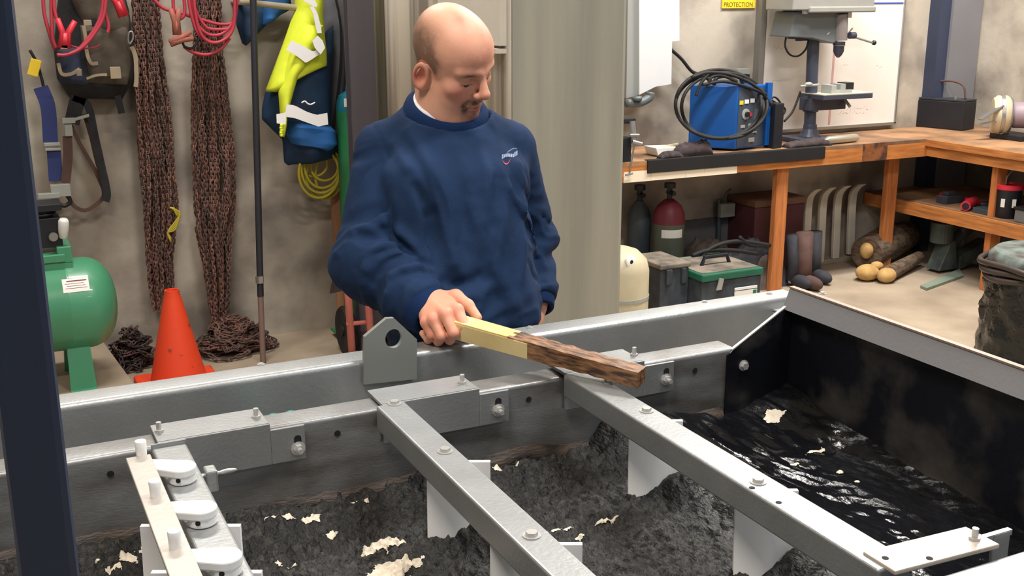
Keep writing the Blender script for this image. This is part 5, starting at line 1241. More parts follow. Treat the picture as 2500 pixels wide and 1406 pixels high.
# socket box and cables above the welder
so = thing('socket_box', 'grey electrical socket box on the wall above the blue welder', 'socket', at_y(1812, 190, 5.88))
part('box', M_greyl, so, lambda b: b.box(at_y(1790, 205, 5.88), at_y(1833, 168, 5.83)), bevel=.004)
part('plug', M_dark, so, lambda b: (b.box(at_y(1805, 196, 5.83), at_y(1832, 182, 5.79)), b.cyl(at_y(1820, 190, 5.8), at_y(1826, 215, 5.74), .02, 10)), bevel=.003)
# electrical panel on the wall just right of the pier
ep = thing('wall_cabinet', 'white wall cabinet with stepped edge beside the concrete pier above the bench', 'cabinet', at_y(1600, 215, 5.8))
part('cabinet_box', mat('cabinet_white', (214, 216, 220), .5, var=.02), ep, lambda b: b.prism([at_y(*p, 5.68) for p in ((1562, -60), (1660, -60), (1660, 100), (1642, 102), (1640, 206), (1602, 212), (1562, 232))], (0, .2, 0)))
part('cabinet_side', mat('cabinet_grey', (150, 152, 150), .5), ep, lambda b: b.prism([at_y(*p, 5.70) for p in ((1535, -60), (1562, -60), (1562, 232), (1530, 240))], (0, .18, 0)))
part('cable', M_blackr, ep, lambda b: b.tube(spline([at_y(x, y, 5.8) for x, y in ((1640, 122), (1665, 145), (1690, 175), (1715, 185), (1745, 205))], 20), .011, 8), smooth='all')
part('cable_gland', M_grey, ep, lambda b: (b.tube(spline([at_y(x, y, 5.66) for x, y in ((1530, 252), (1560, 252), (1585, 240), (1590, 226))], 14), .026, 12), b.cyl(at_y(1556, 246, 5.64), at_y(1556, 236, 5.64), .03, 12)), smooth='all')
# bench vice / clamp at the bench's left end
vc = thing('bench_clamp', 'black and chrome clamp with a hanging rod at the left end of the bench', 'clamp', at_y(1545, 360, 5.36))
part('clamp_body', M_dark, vc, lambda b: (b.box((Xat(1524, 5.3, 1), 5.36, ZBT), (Xat(1556, 5.3, 1), 5.42, Zat(335, 3.4, 5.36))), b.box((Xat(1526, 5.3, 1), 5.38, Zat(303, 3.4, 5.36)), (Xat(1570, 5.3, 1), 5.42, Zat(290, 3.4, 5.36)))), bevel=.004)
part('clamp_screw', M_alu, vc, lambda b: (b.cyl(at_y(1544, 296, 5.37), at_y(1548, 350, 5.35), .018, 14), b.cyl(at_y(1538, 331, 5.34), at_y(1560, 331, 5.34), .010, 10), b.cyl(at_y(1545, 346, 5.33), at_y(1568, 352, 5.31), .011, 10)), smooth=True)
part('hanging_rod', M_alu, vc, lambda b: (b.cyl(at_y(1550, 350, 5.33), at_y(1537, 425, 5.33), .005, 8), b.cyl(at_y(1528, 428, 5.33), at_y(1545, 424, 5.33), .006, 8)), smooth=True)
# white dish, scraps and rags
wd = thing('parts_tray', 'white paper tray holding small scraps left of the blue welder', 'tray', at_y(1615, 325, 5.5))
tz = ZBT+.004; tx0, tx1 = Xat(1590, 5.5, .95), Xat(1645, 5.5, .95)
part('tray', M_paper, wd, lambda b: b.prism([(tx0, 5.45, tz+.05), (tx0+.02, 5.45, tz), (tx1-.02, 5.45, tz), (tx1, 5.45, tz+.045)], (0, .13, 0)), bevel=.003)
part('scrap', M_cream, wd, lambda b: (b.ball((tx0+.10, 5.5, tz+.028), (.022, .02, .018), 12, 8), b.bar((tx0+.03, 5.5, tz+.04), (tx1+.03, 5.5, tz+.058), .015, .01)), smooth=False)
rg = thing('work_gloves', 'heap of dark work gloves lying against the blue welder', 'gloves', at_y(1680, 330, 5.42))
M_rag = mat('dirty_leather', (62, 52, 54), .9, var=.3, vscale=20, bump=.4, bscale=60)
for (l, r_) in (([(1640, 318), (1645, 328), (1650, 335)], [(1690, 312), (1690, 325), (1680, 336)]), ([(1612, 330), (1614, 338), (1618, 343)], [(1660, 326), (1670, 334), (1660, 343)])):
    pass
def mound(b, x0, x1, y0, y1, z0, h, seed=0, fs=9, nx=34, ny=18):
    vs = []; X, Y = np.meshgrid(np.linspace(-1, 1, nx), np.linspace(-1, 1, ny), indexing='ij')
    wx = x0+(x1-x0)*(X*.5+.5); wy = y0+(y1-y0)*(Y*.5+.5); n = fbm(np.stack([wx*fs+seed, wy*fs*1.3, np.full_like(wx, seed*3.1)], -1), 3); ridge = 1-np.abs(2*n-1)*1.6; big = vnoise(np.stack([wx*fs*.45+seed*2, wy*2, np.full_like(wx, seed*1.3)], -1))
    H_ = z0+h*np.clip(1-np.abs(X)**3.2, 0, 1)**.5*np.clip(1-np.abs(Y)**3.2, 0, 1)**.5*(.45+.45*big+.30*ridge)
    V_ = np.stack([wx, wy, H_], -1).reshape(-1, 3); I = np.arange(nx*ny).reshape(nx, ny)
    F = np.stack([I[:-1, :-1], I[1:, :-1], I[1:, 1:], I[:-1, 1:]], -1).reshape(-1, 4).tolist()
    n0 = len(V_); rim = list(I[:, 0])+list(I[-1, 1:])+list(I[-2::-1, -1])+list(I[0, -2:0:-1]); base = [(V_[q][0], V_[q][1], z0) for q in rim]; m_ = len(rim)
    F += [(rim[q], rim[(q+1) % m_], n0+(q+1) % m_, n0+q) for q in range(m_)]+[tuple(n0+q for q in range(m_))]
    b.add(list(V_)+base, F)
part('glove', M_rag, rg, lambda b: mound(b, Xat(1648, 5.4, .95), Xat(1735, 5.4, .95), 5.36, 5.44, ZBT, .10, 1, 26), smooth='all')
part('glove', M_rag, rg, lambda b: mound(b, Xat(1612, 5.37, .95), Xat(1668, 5.37, .95), 5.353, 5.41, ZBT, .045, 2, 30), smooth='all')
# welder
wx0 = Xat(1798, 5.44, 1.1); wx1 = Xat(1888, 5.44, 1.1); wy0, wy1 = 5.44, 5.80; wzt = Zat(212, wx0, wy0)
WE = thing('welder', 'bright blue welding machine with grey control face and coiled black leads on the bench', 'welder', ((wx0+wx1)/2, 5.6, ZBT))
# its left face runs back and to the left
WL = at_y(1680, 330, 5.72)
P0, P1, P2 = np.array([wx0, wy0]), np.array([wx1, wy0+.05]), np.array([Xat(1681, 5.66, 1.0), 5.66])
P3 = P2+(P1-P0)
def f(b): b.prism([(q[0], q[1], ZBT+.012) for q in (P0, P1, P3, P2)], (0, 0, wzt-ZBT-.012))
part('case', M_blue, WE, f, bevel=.006)
fx = unit(np.r_[P1-P0, 0]); fn = unit(np.cross(fx, (0, 0, 1))); W_ = np.linalg.norm(P1-P0)
def fp(u, v, off=.002): return np.array([P0[0], P0[1], ZBT+.012])+fx*W_*u+np.array([0, 0, (wzt-ZBT-.012)*v])+fn*off
face = part('control_face', mat('panel_slate', (64, 74, 88), .5, var=.1), WE, lambda b: b.add([fp(.04, .03), fp(.86, .03), fp(.86, .95), fp(.04, .95)], [(0, 1, 2, 3)]))
part('case_rim', M_blue, WE, lambda b: (b.box(fp(.88, .02, .0)-[.0, .02, 0], fp(1.0, 1.0, .0)+[.004, .0, .01])))
part('dial', M_greyl, face, lambda b: b.cyl(fp(.28, .55, .001), fp(.28, .55, .006), .033, 24)); part('dial_knob', M_dark, face, lambda b: b.cyl(fp(.29, .55, .006), fp(.29, .55, .02), .016, 16)); part('dial_mark', M_red, face, lambda b: b.obox(fp(.40, .54, .008), (.013, .002, .010)))
part('button', M_yel, face, lambda b: b.obox(fp(.12, .74, .004), (.014, .002, .012))); part('button', M_white, face, lambda b: b.obox(fp(.28, .75, .004), (.016, .002, .012))); part('button', M_white, face, lambda b: b.obox(fp(.46, .76, .004), (.016, .002, .013)))
parts('printed_label', M_greyl, face, [lambda b, q=q, h=h: b.obox(fp(*q, .003), h) for q, h in (((.18, .36), (.022, .001, .009)), ((.42, .37), (.018, .001, .009)), ((.16, .24), (.02, .001, .004)), ((.55, .25), (.026, .001, .004)), ((.45, .13), (.034, .001, .013)))])
part('side_panel', mat('panel_slate_light', (92, 100, 110), .5), face, lambda b: b.add([fp(.55, .35, .003), fp(.8, .35, .003), fp(.8, .62, .003), fp(.55, .62, .003)], [(0, 1, 2, 3)]))
part('handle', M_dark, WE, lambda b: b.tube(spline([(wx0-.06, 5.6, wzt), (wx0-.03, 5.6, wzt+.045), (wx0+.12, 5.6, wzt+.05), (wx0+.16, 5.6, wzt)], 16), .012, 8), smooth='all')
def f(b):
    for k, (cx, cy, rx, ry) in enumerate(((1755, 255, 105, 84), (1765, 262, 100, 82), (1762, 258, 112, 80))):
        pts = []
        for a in np.linspace(0, 2*math.pi, 15)[:-1]:
            x, y = cx+rx*math.cos(a), cy+ry*math.sin(a); dy = 5.38 if math.sin(a) > -.2 and math.cos(a) > -.75 else 5.52
            pts.append(at_y(x, min(y, 338), dy+.02*math.sin(a*3+k)))
        b.tube(spline(pts, 60, True), .0105, 7, closed=True)
    for pts in ([(1690, 190), (1730, 178), (1790, 185), (1850, 215), (1885, 260)], [(1700, 235), (1712, 205), (1730, 182)], [(1715, 208), (1770, 200), (1830, 215), (1872, 232)], [(1728, 215), (1738, 190), (1765, 186), (1800, 200)]):
        b.tube(spline([at_y(x, y, 5.44) for x, y in pts], 24), .010, 7)
part('welding_leads', M_blackr, WE, f, smooth='all')
# battery charger, black, beside the welder
BC = thing('black_battery', 'small black battery pack with loose leads between the welder and the drill press', 'battery', (Xat(1880, 5.5, 1), 5.55, ZBT))
cx0, cx1 = Xat(1890, 5.42, 1), Xat(1912, 5.42, 1); czt = Zat(254, cx0, 5.42)
part('battery_case', M_dark, BC, lambda b: b.box((cx0, 5.42, ZBT+.002), (cx1, 5.52, czt)), bevel=.006)
part('leads', M_blackr, BC, lambda b: [b.tube(spline([at_y(x, y, 5.5) for x, y in q], 16), .006, 6) for q in (((1865, 252), (1872, 240), (1885, 246), (1895, 252)), ((1895, 262), (1912, 262), (1918, 272), (1906, 290)), ((1880, 250), (1890, 238), (1902, 246), (1912, 264)))], smooth='all')
part('lead_clip', M_alu, BC, lambda b: b.obox(at_y(1903, 281, 5.46), (.014, .005, .007), (1, 0, .3)))
# drill press
YD = 5.62; dx = Xat(1982, YD, 1.2)
DP = thing('drill_press', 'dark grey drill press with a round column standing in front of the whiteboard', 'drill press', (dx, YD, ZBT))
M_dp = mat('drill_dark', (58, 62, 78), .45, var=.08)
X_ = lambda px, y, Y=YD: at_y(px, y, Y)
part('column', M_dp, DP, lambda b: b.cyl((Xat(1977, YD, .95), YD, ZBT), (Xat(1990, YD, 1.7), YD, Zat(50, dx, YD)), .038, 20), smooth=True)
part('base', M_dp, DP, lambda b: (b.box((dx-.15, YD-.17, ZBT), (dx+.12, YD+.13, ZBT+.03)), b.lathe([(.075, .03), (.06, .05), (.045, .08), (.042, .11)], (Xat(1977, YD, .95), YD, ZBT), n=20)), bevel=.004)
zt_ = Zat(228, dx, YD); t0, t1 = Xat(1952, YD, 1.1), Xat(2102, YD-.06, 1.1)
tb = part('table', M_dp, DP, lambda b: (b.box((t0+.05, YD-.16, zt_-.035), (t1, YD+.07, zt_-.004)), b.box((dx-.055, YD-.05, zt_-.11), (t1-.12, YD+.05, zt_-.03)), b.cyl((dx-.0, YD, zt_-.12), (dx, YD, zt_-.02), .05, 20)), bevel=.004)
part('table_top', mat('pale_machined', (204, 204, 186), .4, metal=.2), DP, lambda b: b.box((t0+.05, YD-.16, zt_-.004), (t1, YD+.07, zt_+.002)))
part('drill_vice', M_greyl, DP, lambda b: (b.box((X_(2000, 215)[0], YD-.12, zt_+.002), (X_(2050, 215)[0], YD-.02, zt_+.022)), b.box((X_(2000, 215)[0], YD-.12, zt_+.02), (X_(2012, 215)[0], YD-.02, zt_+.055)), b.box((X_(2022, 215)[0], YD-.12, zt_+.02), (X_(2034, 215)[0], YD-.02, zt_+.06)), b.cyl(X_(1955, 212, YD-.07), X_(2000, 208, YD-.07), .008, 8), b.ball(X_(1975, 207, YD-.07), (.03, .02, .014), 10, 6)), bevel=.002)
part('vice_block', M_dark, DP, lambda b: b.box((X_(2036, 215)[0], YD-.11, zt_+.02), (X_(2056, 215)[0], YD-.03, zt_+.065)), bevel=.002)
part('table_lever', M_greyl, DP, lambda b: b.cyl(X_(2060, 240, YD-.04), X_(2076, 262, YD-.1), .010, 10), smooth=True)
hz0, hz1 = Zat(108, dx, YD), Zat(32, dx, YD)
part('head', M_grey, DP, lambda b: (b.prism([X_(*q, YD-.09) for q in ((1930, 92), (1945, 30), (2070, 30), (2070, 60), (2062, 95), (2035, 108), (1985, 95))], (0, .2, 0))), bevel=.006)
part('spindle_housing', mat('drill_mid', (126, 118, 116), .45), DP, lambda b: b.cyl(X_(2052, 100, YD-.08), X_(2054, 36, YD-.08), .045, 22), smooth=True)
part('chuck', M_dp, DP, lambda b: (b.lathe([(.038, 0), (.038, -.02), (.034, -.025), (.034, -.06), (.022, -.085), (.008, -.1)], X_(2050, 103, YD-.08), n=20)), smooth=True)
part('chuck_key_lines', M_alu, DP, lambda b: b.lathe([(.0385, 0), (.0385, .004)], X_(2050, 113, YD-.08), n=20))
part('drill_motor', M_dp, DP, lambda b: (b.cyl(X_(1952, 96, YD+.08), X_(1956, 38, YD+.08), .075, 24), b.cyl(X_(1958, 100, YD+.05), X_(1958, 92, YD+.05), .04, 16)), smooth=True)
part('belt_cover', mat('belt_cover_grey', (150, 150, 146), .45, var=.05), DP, lambda b: (b.box((X_(1900, 20)[0], YD-.14, Zat(26, dx, YD-.1)), (X_(2098, 20)[0], YD+.12, 2.02)), b.box((X_(1940, 20)[0], YD-.15, Zat(32, dx, YD-.1)), (X_(2100, 20)[0], YD+.12, Zat(17, dx, YD-.1)))), bevel=.008)
part('feed_hub', M_dp, DP, lambda b: (b.cyl(X_(2075, 88, YD-.12), X_(2082, 88, YD-.12)+[.02, 0, 0], .022, 14)), smooth=True)
part('feed_handle', M_alu, DP, lambda b: (b.cyl(X_(2080, 90, YD-.12), X_(2132, 106, YD-.16), .007, 8), b.cyl(X_(2074, 80, YD-.12), X_(2083, 70, YD-.14), .005, 8)), smooth=True)
part('handle_knob', M_dark, DP, lambda b: b.ball(X_(2135, 106, YD-.16), .016, 12, 8), smooth='all')
part('power_cord', M_blackr, DP, lambda b: b.tube(spline([X_(x, y, YD-.02) for x, y in ((1920, 92), (1918, 115), (1930, 135), (1950, 138), (1968, 122), (1975, 100))], 24), .006, 6), smooth='all')
part('table_cord', M_blackr, DP, lambda b: b.tube(spline([X_(x, y, YD-.05) for x, y in ((1955, 225), (1948, 245), (1935, 275), (1915, 298))], 16), .007, 6), smooth='all')
part('clamp_knob', M_alu, DP, lambda b: (b.obox(X_(2074, 38, YD-.12), (.016, .01, .018)), b.obox(X_(1966, 31, YD-.12), (.016, .01, .012)), b.obox(X_(2023, 84, YD-.13), (.012, .004, .005), (1, 0, .6))), bevel=.003)
# grease gun lying on the bench
GG = thing('grease_gun', 'silver grease gun lying on the bench front right of the drill press', 'grease gun', at_z(2070, 330, ZBT))
ga_, gb_ = np.array([Xat(2005, 5.42, ZBT+.03), 5.42, ZBT+.028]), np.array([Xat(2128, 5.46, ZBT+.03), 5.46, ZBT+.028])
part('barrel', mat('brushed_silver', (196, 194, 180), .3, metal=.7), GG, lambda b: b.lathe([(.010, 0), (.022, .02), (.026, .03), (.026, .27), (.022, .29), (.008, .3)], ga_+[.03, 0, 0], unit(gb_-ga_), 22), smooth=True)
part('nozzle', M_dark, GG, lambda b: (b.cyl(ga_+[.035, 0, 0], ga_+[-.03, -.01, -.004], .010, 10), b.bar(ga_+[.0, -.02, .0], ga_+[-.05, -.02, -.008], .02, .012)))
single('rag_heap', M_rag, at_z(1960, 320, ZBT), lambda b: mound(b, Xat(1912, 5.45, .93), Xat(2015, 5.45, .93), 5.38, 5.47, ZBT, .06, 7, 24), 'dark greasy rags around the foot of the drill press', 'rags', smooth='all')
# car battery on the bench corner
CB = thing('car_battery', 'black car battery with a rope carry handle standing on the bench corner', 'battery', (Xat(2295, 5.0, 1), 5.4, ZBT))
q0, q1 = at_z(2236, 311, ZBT), at_z(2350, 322, ZBT); dxy = unit((q1-q0)*[1, 1, 0]); nxy = np.array([-dxy[1], dxy[0], 0]); bzt = Zat(243, q0[0], q0[1]); Wb = np.linalg.norm(q1-q0)
part('battery_case', M_dark, CB, lambda b: b.prism([q0, q1, q1+nxy*.17, q0+nxy*.17], (0, 0, bzt-ZBT)), bevel=.008)
part('battery_lid', mat('battery_lid', (44, 46, 54), .5), CB, lambda b: b.prism([p+[0, 0, bzt-ZBT] for p in (q0+dxy*.005, q1-dxy*.005, q1+nxy*.165, q0+nxy*.165)], (0, 0, .012)), bevel=.003)
for t in (.14, .72):
    p = q0+dxy*Wb*t+nxy*.05+[0, 0, bzt-ZBT+.01]; part('terminal', M_alu, CB, lambda b: (b.cyl(p, p+[0, 0, .022], .012, 12), b.obox(p+[.02, 0, .008], (.022, .014, .008))))
part('rope_handle', mat('brown_rope', (92, 66, 58), .8), CB, lambda b: b.tube(spline([q0+dxy*Wb*t+nxy*.08+[0, 0, bzt-ZBT+h] for t, h in ((.14, .01), (.18, .08), (.32, .125), (.6, .13), (.82, .10), (.88, .01))], 30), .007, 8), smooth='all')
# cream motor / grinder at the right edge
GR = thing('bench_grinder', 'cream and silver bench grinder on the bench at the right edge', 'grinder', at_z(2470, 345, ZBT))
gp = at_z(2448, 342, ZBT)+np.array([.02, .05, 0]); gzc = ZBT+.155
part('wheel_guard', M_cream, GR, lambda b: b.lathe([(.03, -.06), (.105, -.055), (.125, -.03), (.125, .03), (.105, .055), (.03, .06)], (gp[0]-.0, gp[1], gzc), (.75, -.65, .0), 30), smooth=True)
part('guard_band', M_alu, GR, lambda b: (b.lathe([(.126, -.012), (.13, -.01), (.13, .01), (.126, .012)], (gp[0], gp[1], gzc), (.75, -.65, 0), 30), b.lathe([(.110, .045), (.116, .052), (.108, .06)], (gp[0], gp[1], gzc), (.75, -.65, 0), 30)), smooth=True)
part('tool_rest', M_alu, GR, lambda b: (b.bar(np.array([gp[0]-.21, gp[1]-.02, gzc-.02]), np.array([gp[0]-.07, gp[1]-.06, gzc+.07]), .05, .008), b.bar(np.array([gp[0]-.20, gp[1]-.02, gzc-.05]), np.array([gp[0]-.08, gp[1]-.05, gzc-.03]), .03, .008)))
part('motor', mat('mauve_motor', (146, 128, 138), .5), GR, lambda b: b.lathe([(.07, .06), (.085, .08), (.085, .24), (.07, .26)], (gp[0], gp[1], gzc), (.75, -.65, 0), 26), smooth=True)
part('grinder_foot', M_dark, GR, lambda b: b.box((gp[0]-.03, gp[1]-.2, ZBT), (gp[0]+.16, gp[1]+.05, ZBT+.035)), bevel=.006)
part('guard_stem', M_cream, GR, lambda b: b.box((gp[0]-.035, gp[1]-.05, ZBT+.03), (gp[0]+.04, gp[1]+.04, gzc-.05)), bevel=.01)

# ---- under the bench
def gascyl(name, label, px, Y, pyt, r_, cbody, ctop, zn=None):
    x = Xat(px, Y, .4); zt = Zat(pyt, x, Y); T_ = thing(name, label, 'gas cylinder', (x, Y, 0))
    zsh = zt-.16
    part('cylinder_body', cbody, T_, lambda b: b.lathe([(r_*.9, 0), (r_, .015), (r_, zsh-.09)], (x, Y, 0), n=30), smooth=True)
    part('cylinder_shoulder', ctop, T_, lambda b: b.lathe([(r_, zsh-.09), (r_*.96, zsh-.03), (r_*.75, zsh+.02), (r_*.4, zsh+.05), (.025, zsh+.06)], (x, Y, 0), n=30), smooth=True)
    part('valve', M_dark, T_, lambda b: (b.cyl((x, Y, zsh+.06), (x, Y, zt-.03), .016, 12), b.cyl((x, Y, zt-.03), (x, Y, zt), .035, 12), b.cyl((x, Y-.05, zsh+.1), (x, Y+.02, zsh+.1), .014, 10)))
    return T_, x
M_cyd = mat('cylinder_dark_grey', (64, 74, 80), .5, var=.1)
T1, x1_ = gascyl('gas_cylinder', 'slim dark grey gas cylinder under the bench beside the concrete pier', 1560, 5.78, 452, .075, M_cyd, M_cyd)
T2, x2_ = gascyl('gas_cylinder', 'gas cylinder with dark red shoulder and white label under the bench', 1632, 5.62, 447, .1, mat('cylinder_olive', (86, 92, 84), .5, var=.1), mat('dark_red_top', (108, 36, 52), .5, var=.1))
part('cylinder_label', M_paper, T2, lambda b: b.add([(x2_+.101*math.cos(a), 5.62+.101*math.sin(a), z) for z in (Zat(582, x2_, 5.52), Zat(562, x2_, 5.52)) for a in np.linspace(-2.6, -1.2, 7)], [(i, i+1, i+8, i+7) for i in range(6)]))
ck = thing('cream_canister', 'round cream canister with a white threaded port beside the concrete pier', 'canister', at_z(1520, 800, 0))
kc = np.array([Xat(1512, 5.1, .3), 5.1, 0]); 
part('canister_body', M_cream, ck, lambda b: b.lathe([(.12, .0), (.16, .03), (.165, .1), (.165, .36), (.15, .42), (.1, .47), (.04, .49)], kc, n=36), smooth=True)
kp = at_y(1538, 640, 4.97); part('port', M_paper, ck, lambda b: b.lathe([(.016, -.04), (.024, -.04), (.024, -.01), (.032, -.01), (.034, .01), (.026, .014), (.012, .014), (.012, .0)], kp, (.2, -1, .1), 22), smooth=True)
part('port_hole', M_hole, ck, lambda b: b.cyl(kp+unit((.2, -1, .1))*.004, kp+unit((.2, -1, .1))*.0145, .0115, 16))
part('canister_strap', M_greyl, ck, lambda b: b.lathe([(.166, .2), (.168, .2), (.168, .22), (.166, .22)], kc, n=36))
def crate(name, label, cat, l, r_, Y, dep, zt_px, m, lidm=None, lid=.05, extra=None, z0=0.):
    x0, x1 = Xat(l, Y, .2), Xat(r_, Y, .2); zt = Zat(zt_px, x0, Y); T_ = thing(name, label, cat, ((x0+x1)/2, Y+dep/2, z0))
    part('box_body', m, T_, lambda b: b.box((x0, Y, z0), (x1, Y+dep, zt-lid)), bevel=.008)
    part('lid', lidm or m, T_, lambda b: b.box((x0-.008, Y-.01, zt-lid), (x1+.008, Y+dep+.01, zt)), bevel=.008)
    return T_, x0, x1, zt
M_slate = mat('dusty_slate_plastic', (66, 74, 82), .7, rgb2=(44, 50, 58), vscale=10, thr=(.35, .65)); M_dust = mat('dusty_lid', (136, 126, 112), .8, rgb2=(84, 80, 76), vscale=9, thr=(.35, .6))
Tc, a0_, a1_, at_ = crate('tool_crate', 'dusty slate grey bin with a pale dusty lid under the bench', 'bin', 1612, 1681, 5.15, .30, 648, M_slate, M_dust, .03)
part('latch', M_slate, Tc, lambda b: (b.box((a0_+.03, 5.13, at_-.12), (a0_+.07, 5.15, at_-.03)), b.box((a1_-.06, 5.13, at_-.12), (a1_-.03, 5.15, at_-.03))), bevel=.003)
Td, b0_, b1_, bt_ = crate('green_toolbox', 'green lidded toolbox with a white and green label left of the bench leg', 'toolbox', 1714, 1858, 5.02, .42, 672, M_slate, mat('box_green', (30, 96, 74), .6, var=.12), .045)
part('lid_dust', M_dust, Td, lambda b: b.box((b0_+.01, 5.04, bt_), (b1_-.01, 5.42, bt_+.003)))
lb0 = at_y(1793, 725, 5.008); lb1 = at_y(1848, 697, 5.008); part('label_plate', M_paper, Td, lambda b: (b.box((lb0[0], 5.004, lb0[2]), (lb1[0], 5.012, lb0[2]+.03)), b.box((lb0[0], 5.004, lb0[2]+.036), (lb1[0], 5.012, lb1[2]))))
part('label_stripe', mat('label_green', (30, 120, 86), .6), Td, lambda b: b.box((lb1[0]-.03, 5.003, lb0[2]+.002), (lb1[0]-.004, 5.0045, lb0[2]+.026)))
part('latch', M_greyl, Td, lambda b: b.prism([at_y(*q, 5.0) for q in ((1750, 710), (1758, 680), (1768, 682), (1762, 708))], (0, .008, 0)))
part('carry_handle', M_dark, Td, lambda b: b.tube([(b0_+.12, 5.2, bt_), (b0_+.14, 5.2, bt_+.05), (b0_+.3, 5.2, bt_+.05), (b0_+.32, 5.2, bt_)], .012, 8), smooth=True)
# small white box with cable on the post
wp = thing('wall_outlet', 'small white outlet box on a dark pipe low on the wall under the bench', 'outlet', at_y(1768, 560, 5.85))
part('outlet_box', M_greyl, wp, lambda b: b.box(at_y(1760, 533, 5.8), at_y(1785, 494, 5.85)), bevel=.004)
part('outlet_pipe', M_cyd, wp, lambda b: (b.cyl(at_y(1755, 600, 5.84), at_y(1755, 488, 5.84), .014, 10), b.tube(spline([at_y(x, y, 5.84) for x, y in ((1770, 492), (1772, 475), (1785, 462))], 12), .008, 8)), smooth=True)
struct('trim_9', mat('grey_dado_panel', (96, 96, 98), .7, var=.08), lambda b: b.box((Xat(1665, 5.88, .4), 5.88, .0), (Xat(1835, 5.88, .4), 5.9, Zat(545, 4, 5.88))))
# dark red metal box with wooden plank
rb, r0_, r1_, rt_ = crate('red_box', 'dark maroon metal box with a wooden lid behind the middle bench leg', 'box', 1838, 1958, 5.60, .28, 492, mat('maroon_metal', (74, 34, 40), .6, var=.2), mat('dull_wood_lid', (98, 66, 50), .7, var=.2), .045)
# heap of dark hoses and tarps
HP = thing('tarp_heap', 'heap of black and grey tarps and hoses on the floor behind the green toolbox', 'tarp', (4.55, 5.55, 0))
M_tarp = mat('dark_tarp', (50, 50, 58), .8, var=.3, vscale=12, bump=.5, bscale=30); M_tarp2 = mat('taupe_tarp', (96, 84, 78), .85, var=.3, vscale=10, bump=.5, bscale=30)
def heap(b, l, r_, Yh, zt, n_, seed):
    rs = np.random.RandomState(seed); x0, x1 = Xat(l, Yh, .2), Xat(r_, Yh, .2)
    for k in range(n_):
        x = x0+(x1-x0)*rs.rand(); y = Yh+(rs.rand()-.5)*.25; h = zt*(.35+.65*rs.rand()); b.ball((x, y, h*.5), (.10+.09*rs.rand(), .09, h*.52), 14, 8, X=(math.cos(k), math.sin(k), 0), Y=(-math.sin(k), math.cos(k), 0))
for l_, r2_, y0_, y1_, h_, sd_, m_ in ((1735, 1932, 5.46, 5.59, .36, 3, M_tarp), (1690, 1800, 5.62, 5.84, .30, 5, M_tarp2), (1585, 1690, 5.455, 5.515, .26, 9, M_tarp), (1845, 1890, 5.448, 5.47, .22, 13, M_tarp2)):
    part('tarp_fold', m_, HP, lambda b: mound(b, Xat(l_, y0_, .2), Xat(r2_, y0_, .2), y0_, y1_, 0, h_, sd_, 11), smooth='all')
part('black_hose', M_blackr, HP, lambda b: [b.tube(spline([at_y(x, y, 5.4) for x, y in q], 26), .014, 8) for q in (((1700, 640), (1740, 605), (1800, 590), (1880, 600)), ((1690, 625), (1730, 612), (1790, 612), (1850, 620)), ((1805, 580), (1830, 598), (1880, 600)))], smooth='all')
BT = thing('work_boots', 'pile of dark rubber boots on the floor right of the middle bench leg', 'boots', at_z(1970, 690, 0))
for i, (px, Y, zt) in enumerate(((1940, 5.45, .34), (1965, 5.4, .36), (1988, 5.5, .33))):
    x = Xat(px, Y, .2)
    part('boot', M_tarp if i != 1 else mat('worn_brown_boot', (86, 62, 56), .8, var=.3, vscale=12), BT, lambda b: (b.tube([(x, Y, .04), (x+.005, Y, .15), (x-.005, Y+.01, zt)], [.055, .045, .055], 14), b.ball((x, Y-.08, .045), (.045, .10, .045), 14, 8)), smooth='all')
# four curved pale ducts leaning on the wall
for k in range(4):
    xk = 1978+k*36; zt_y = 468-k*4
    def f(b, xk=xk, zt_y=zt_y, k=k):
        yb = 652-k*10
        P = [at_y(xk-12+k*1.5, yb, 5.80), at_y(xk-6, 560, 5.80), at_y(xk-2, zt_y+30, 5.80), at_y(xk+6, zt_y+8, 5.79), at_y(xk+22, zt_y-5, 5.77)]; P[0][2] = max(.0, P[0][2])
        P = spline(P, 18); vs = []
        for p in P: vs += [p+[-.029, -.004, 0], p+[.029, -.004, 0], p+[.029, .024, 0], p+[-.029, .024, 0]]
        m_ = len(P); b.add(vs, [(i*4+j, i*4+(j+1) % 4, i*4+4+(j+1) % 4, i*4+4+j) for i in range(m_-1) for j in range(4)]+[(3, 2, 1, 0), (m_*4-4, m_*4-3, m_*4-2, m_*4-1)])
    single('curved_bracket', mat('pale_bracket', (206, 200, 188), .6, var=.12, vscale=6), at_y(xk-10, 650-k*10, 5.8), f, ('leftmost', 'second from left', 'third from left', 'rightmost')[k]+' of the four pale bent-top brackets under the bench', 'bracket', 'bent-top brackets under the bench', bevel=.004)
struct('baseboard_back', mat('pale_footing', (160, 146, 130), .8, var=.1), lambda b: b.box((Xat(1950, 5.82, .03), 5.80, 0), (Xat(2120, 5.82, .03), 5.9, .035)), bevel=.004)
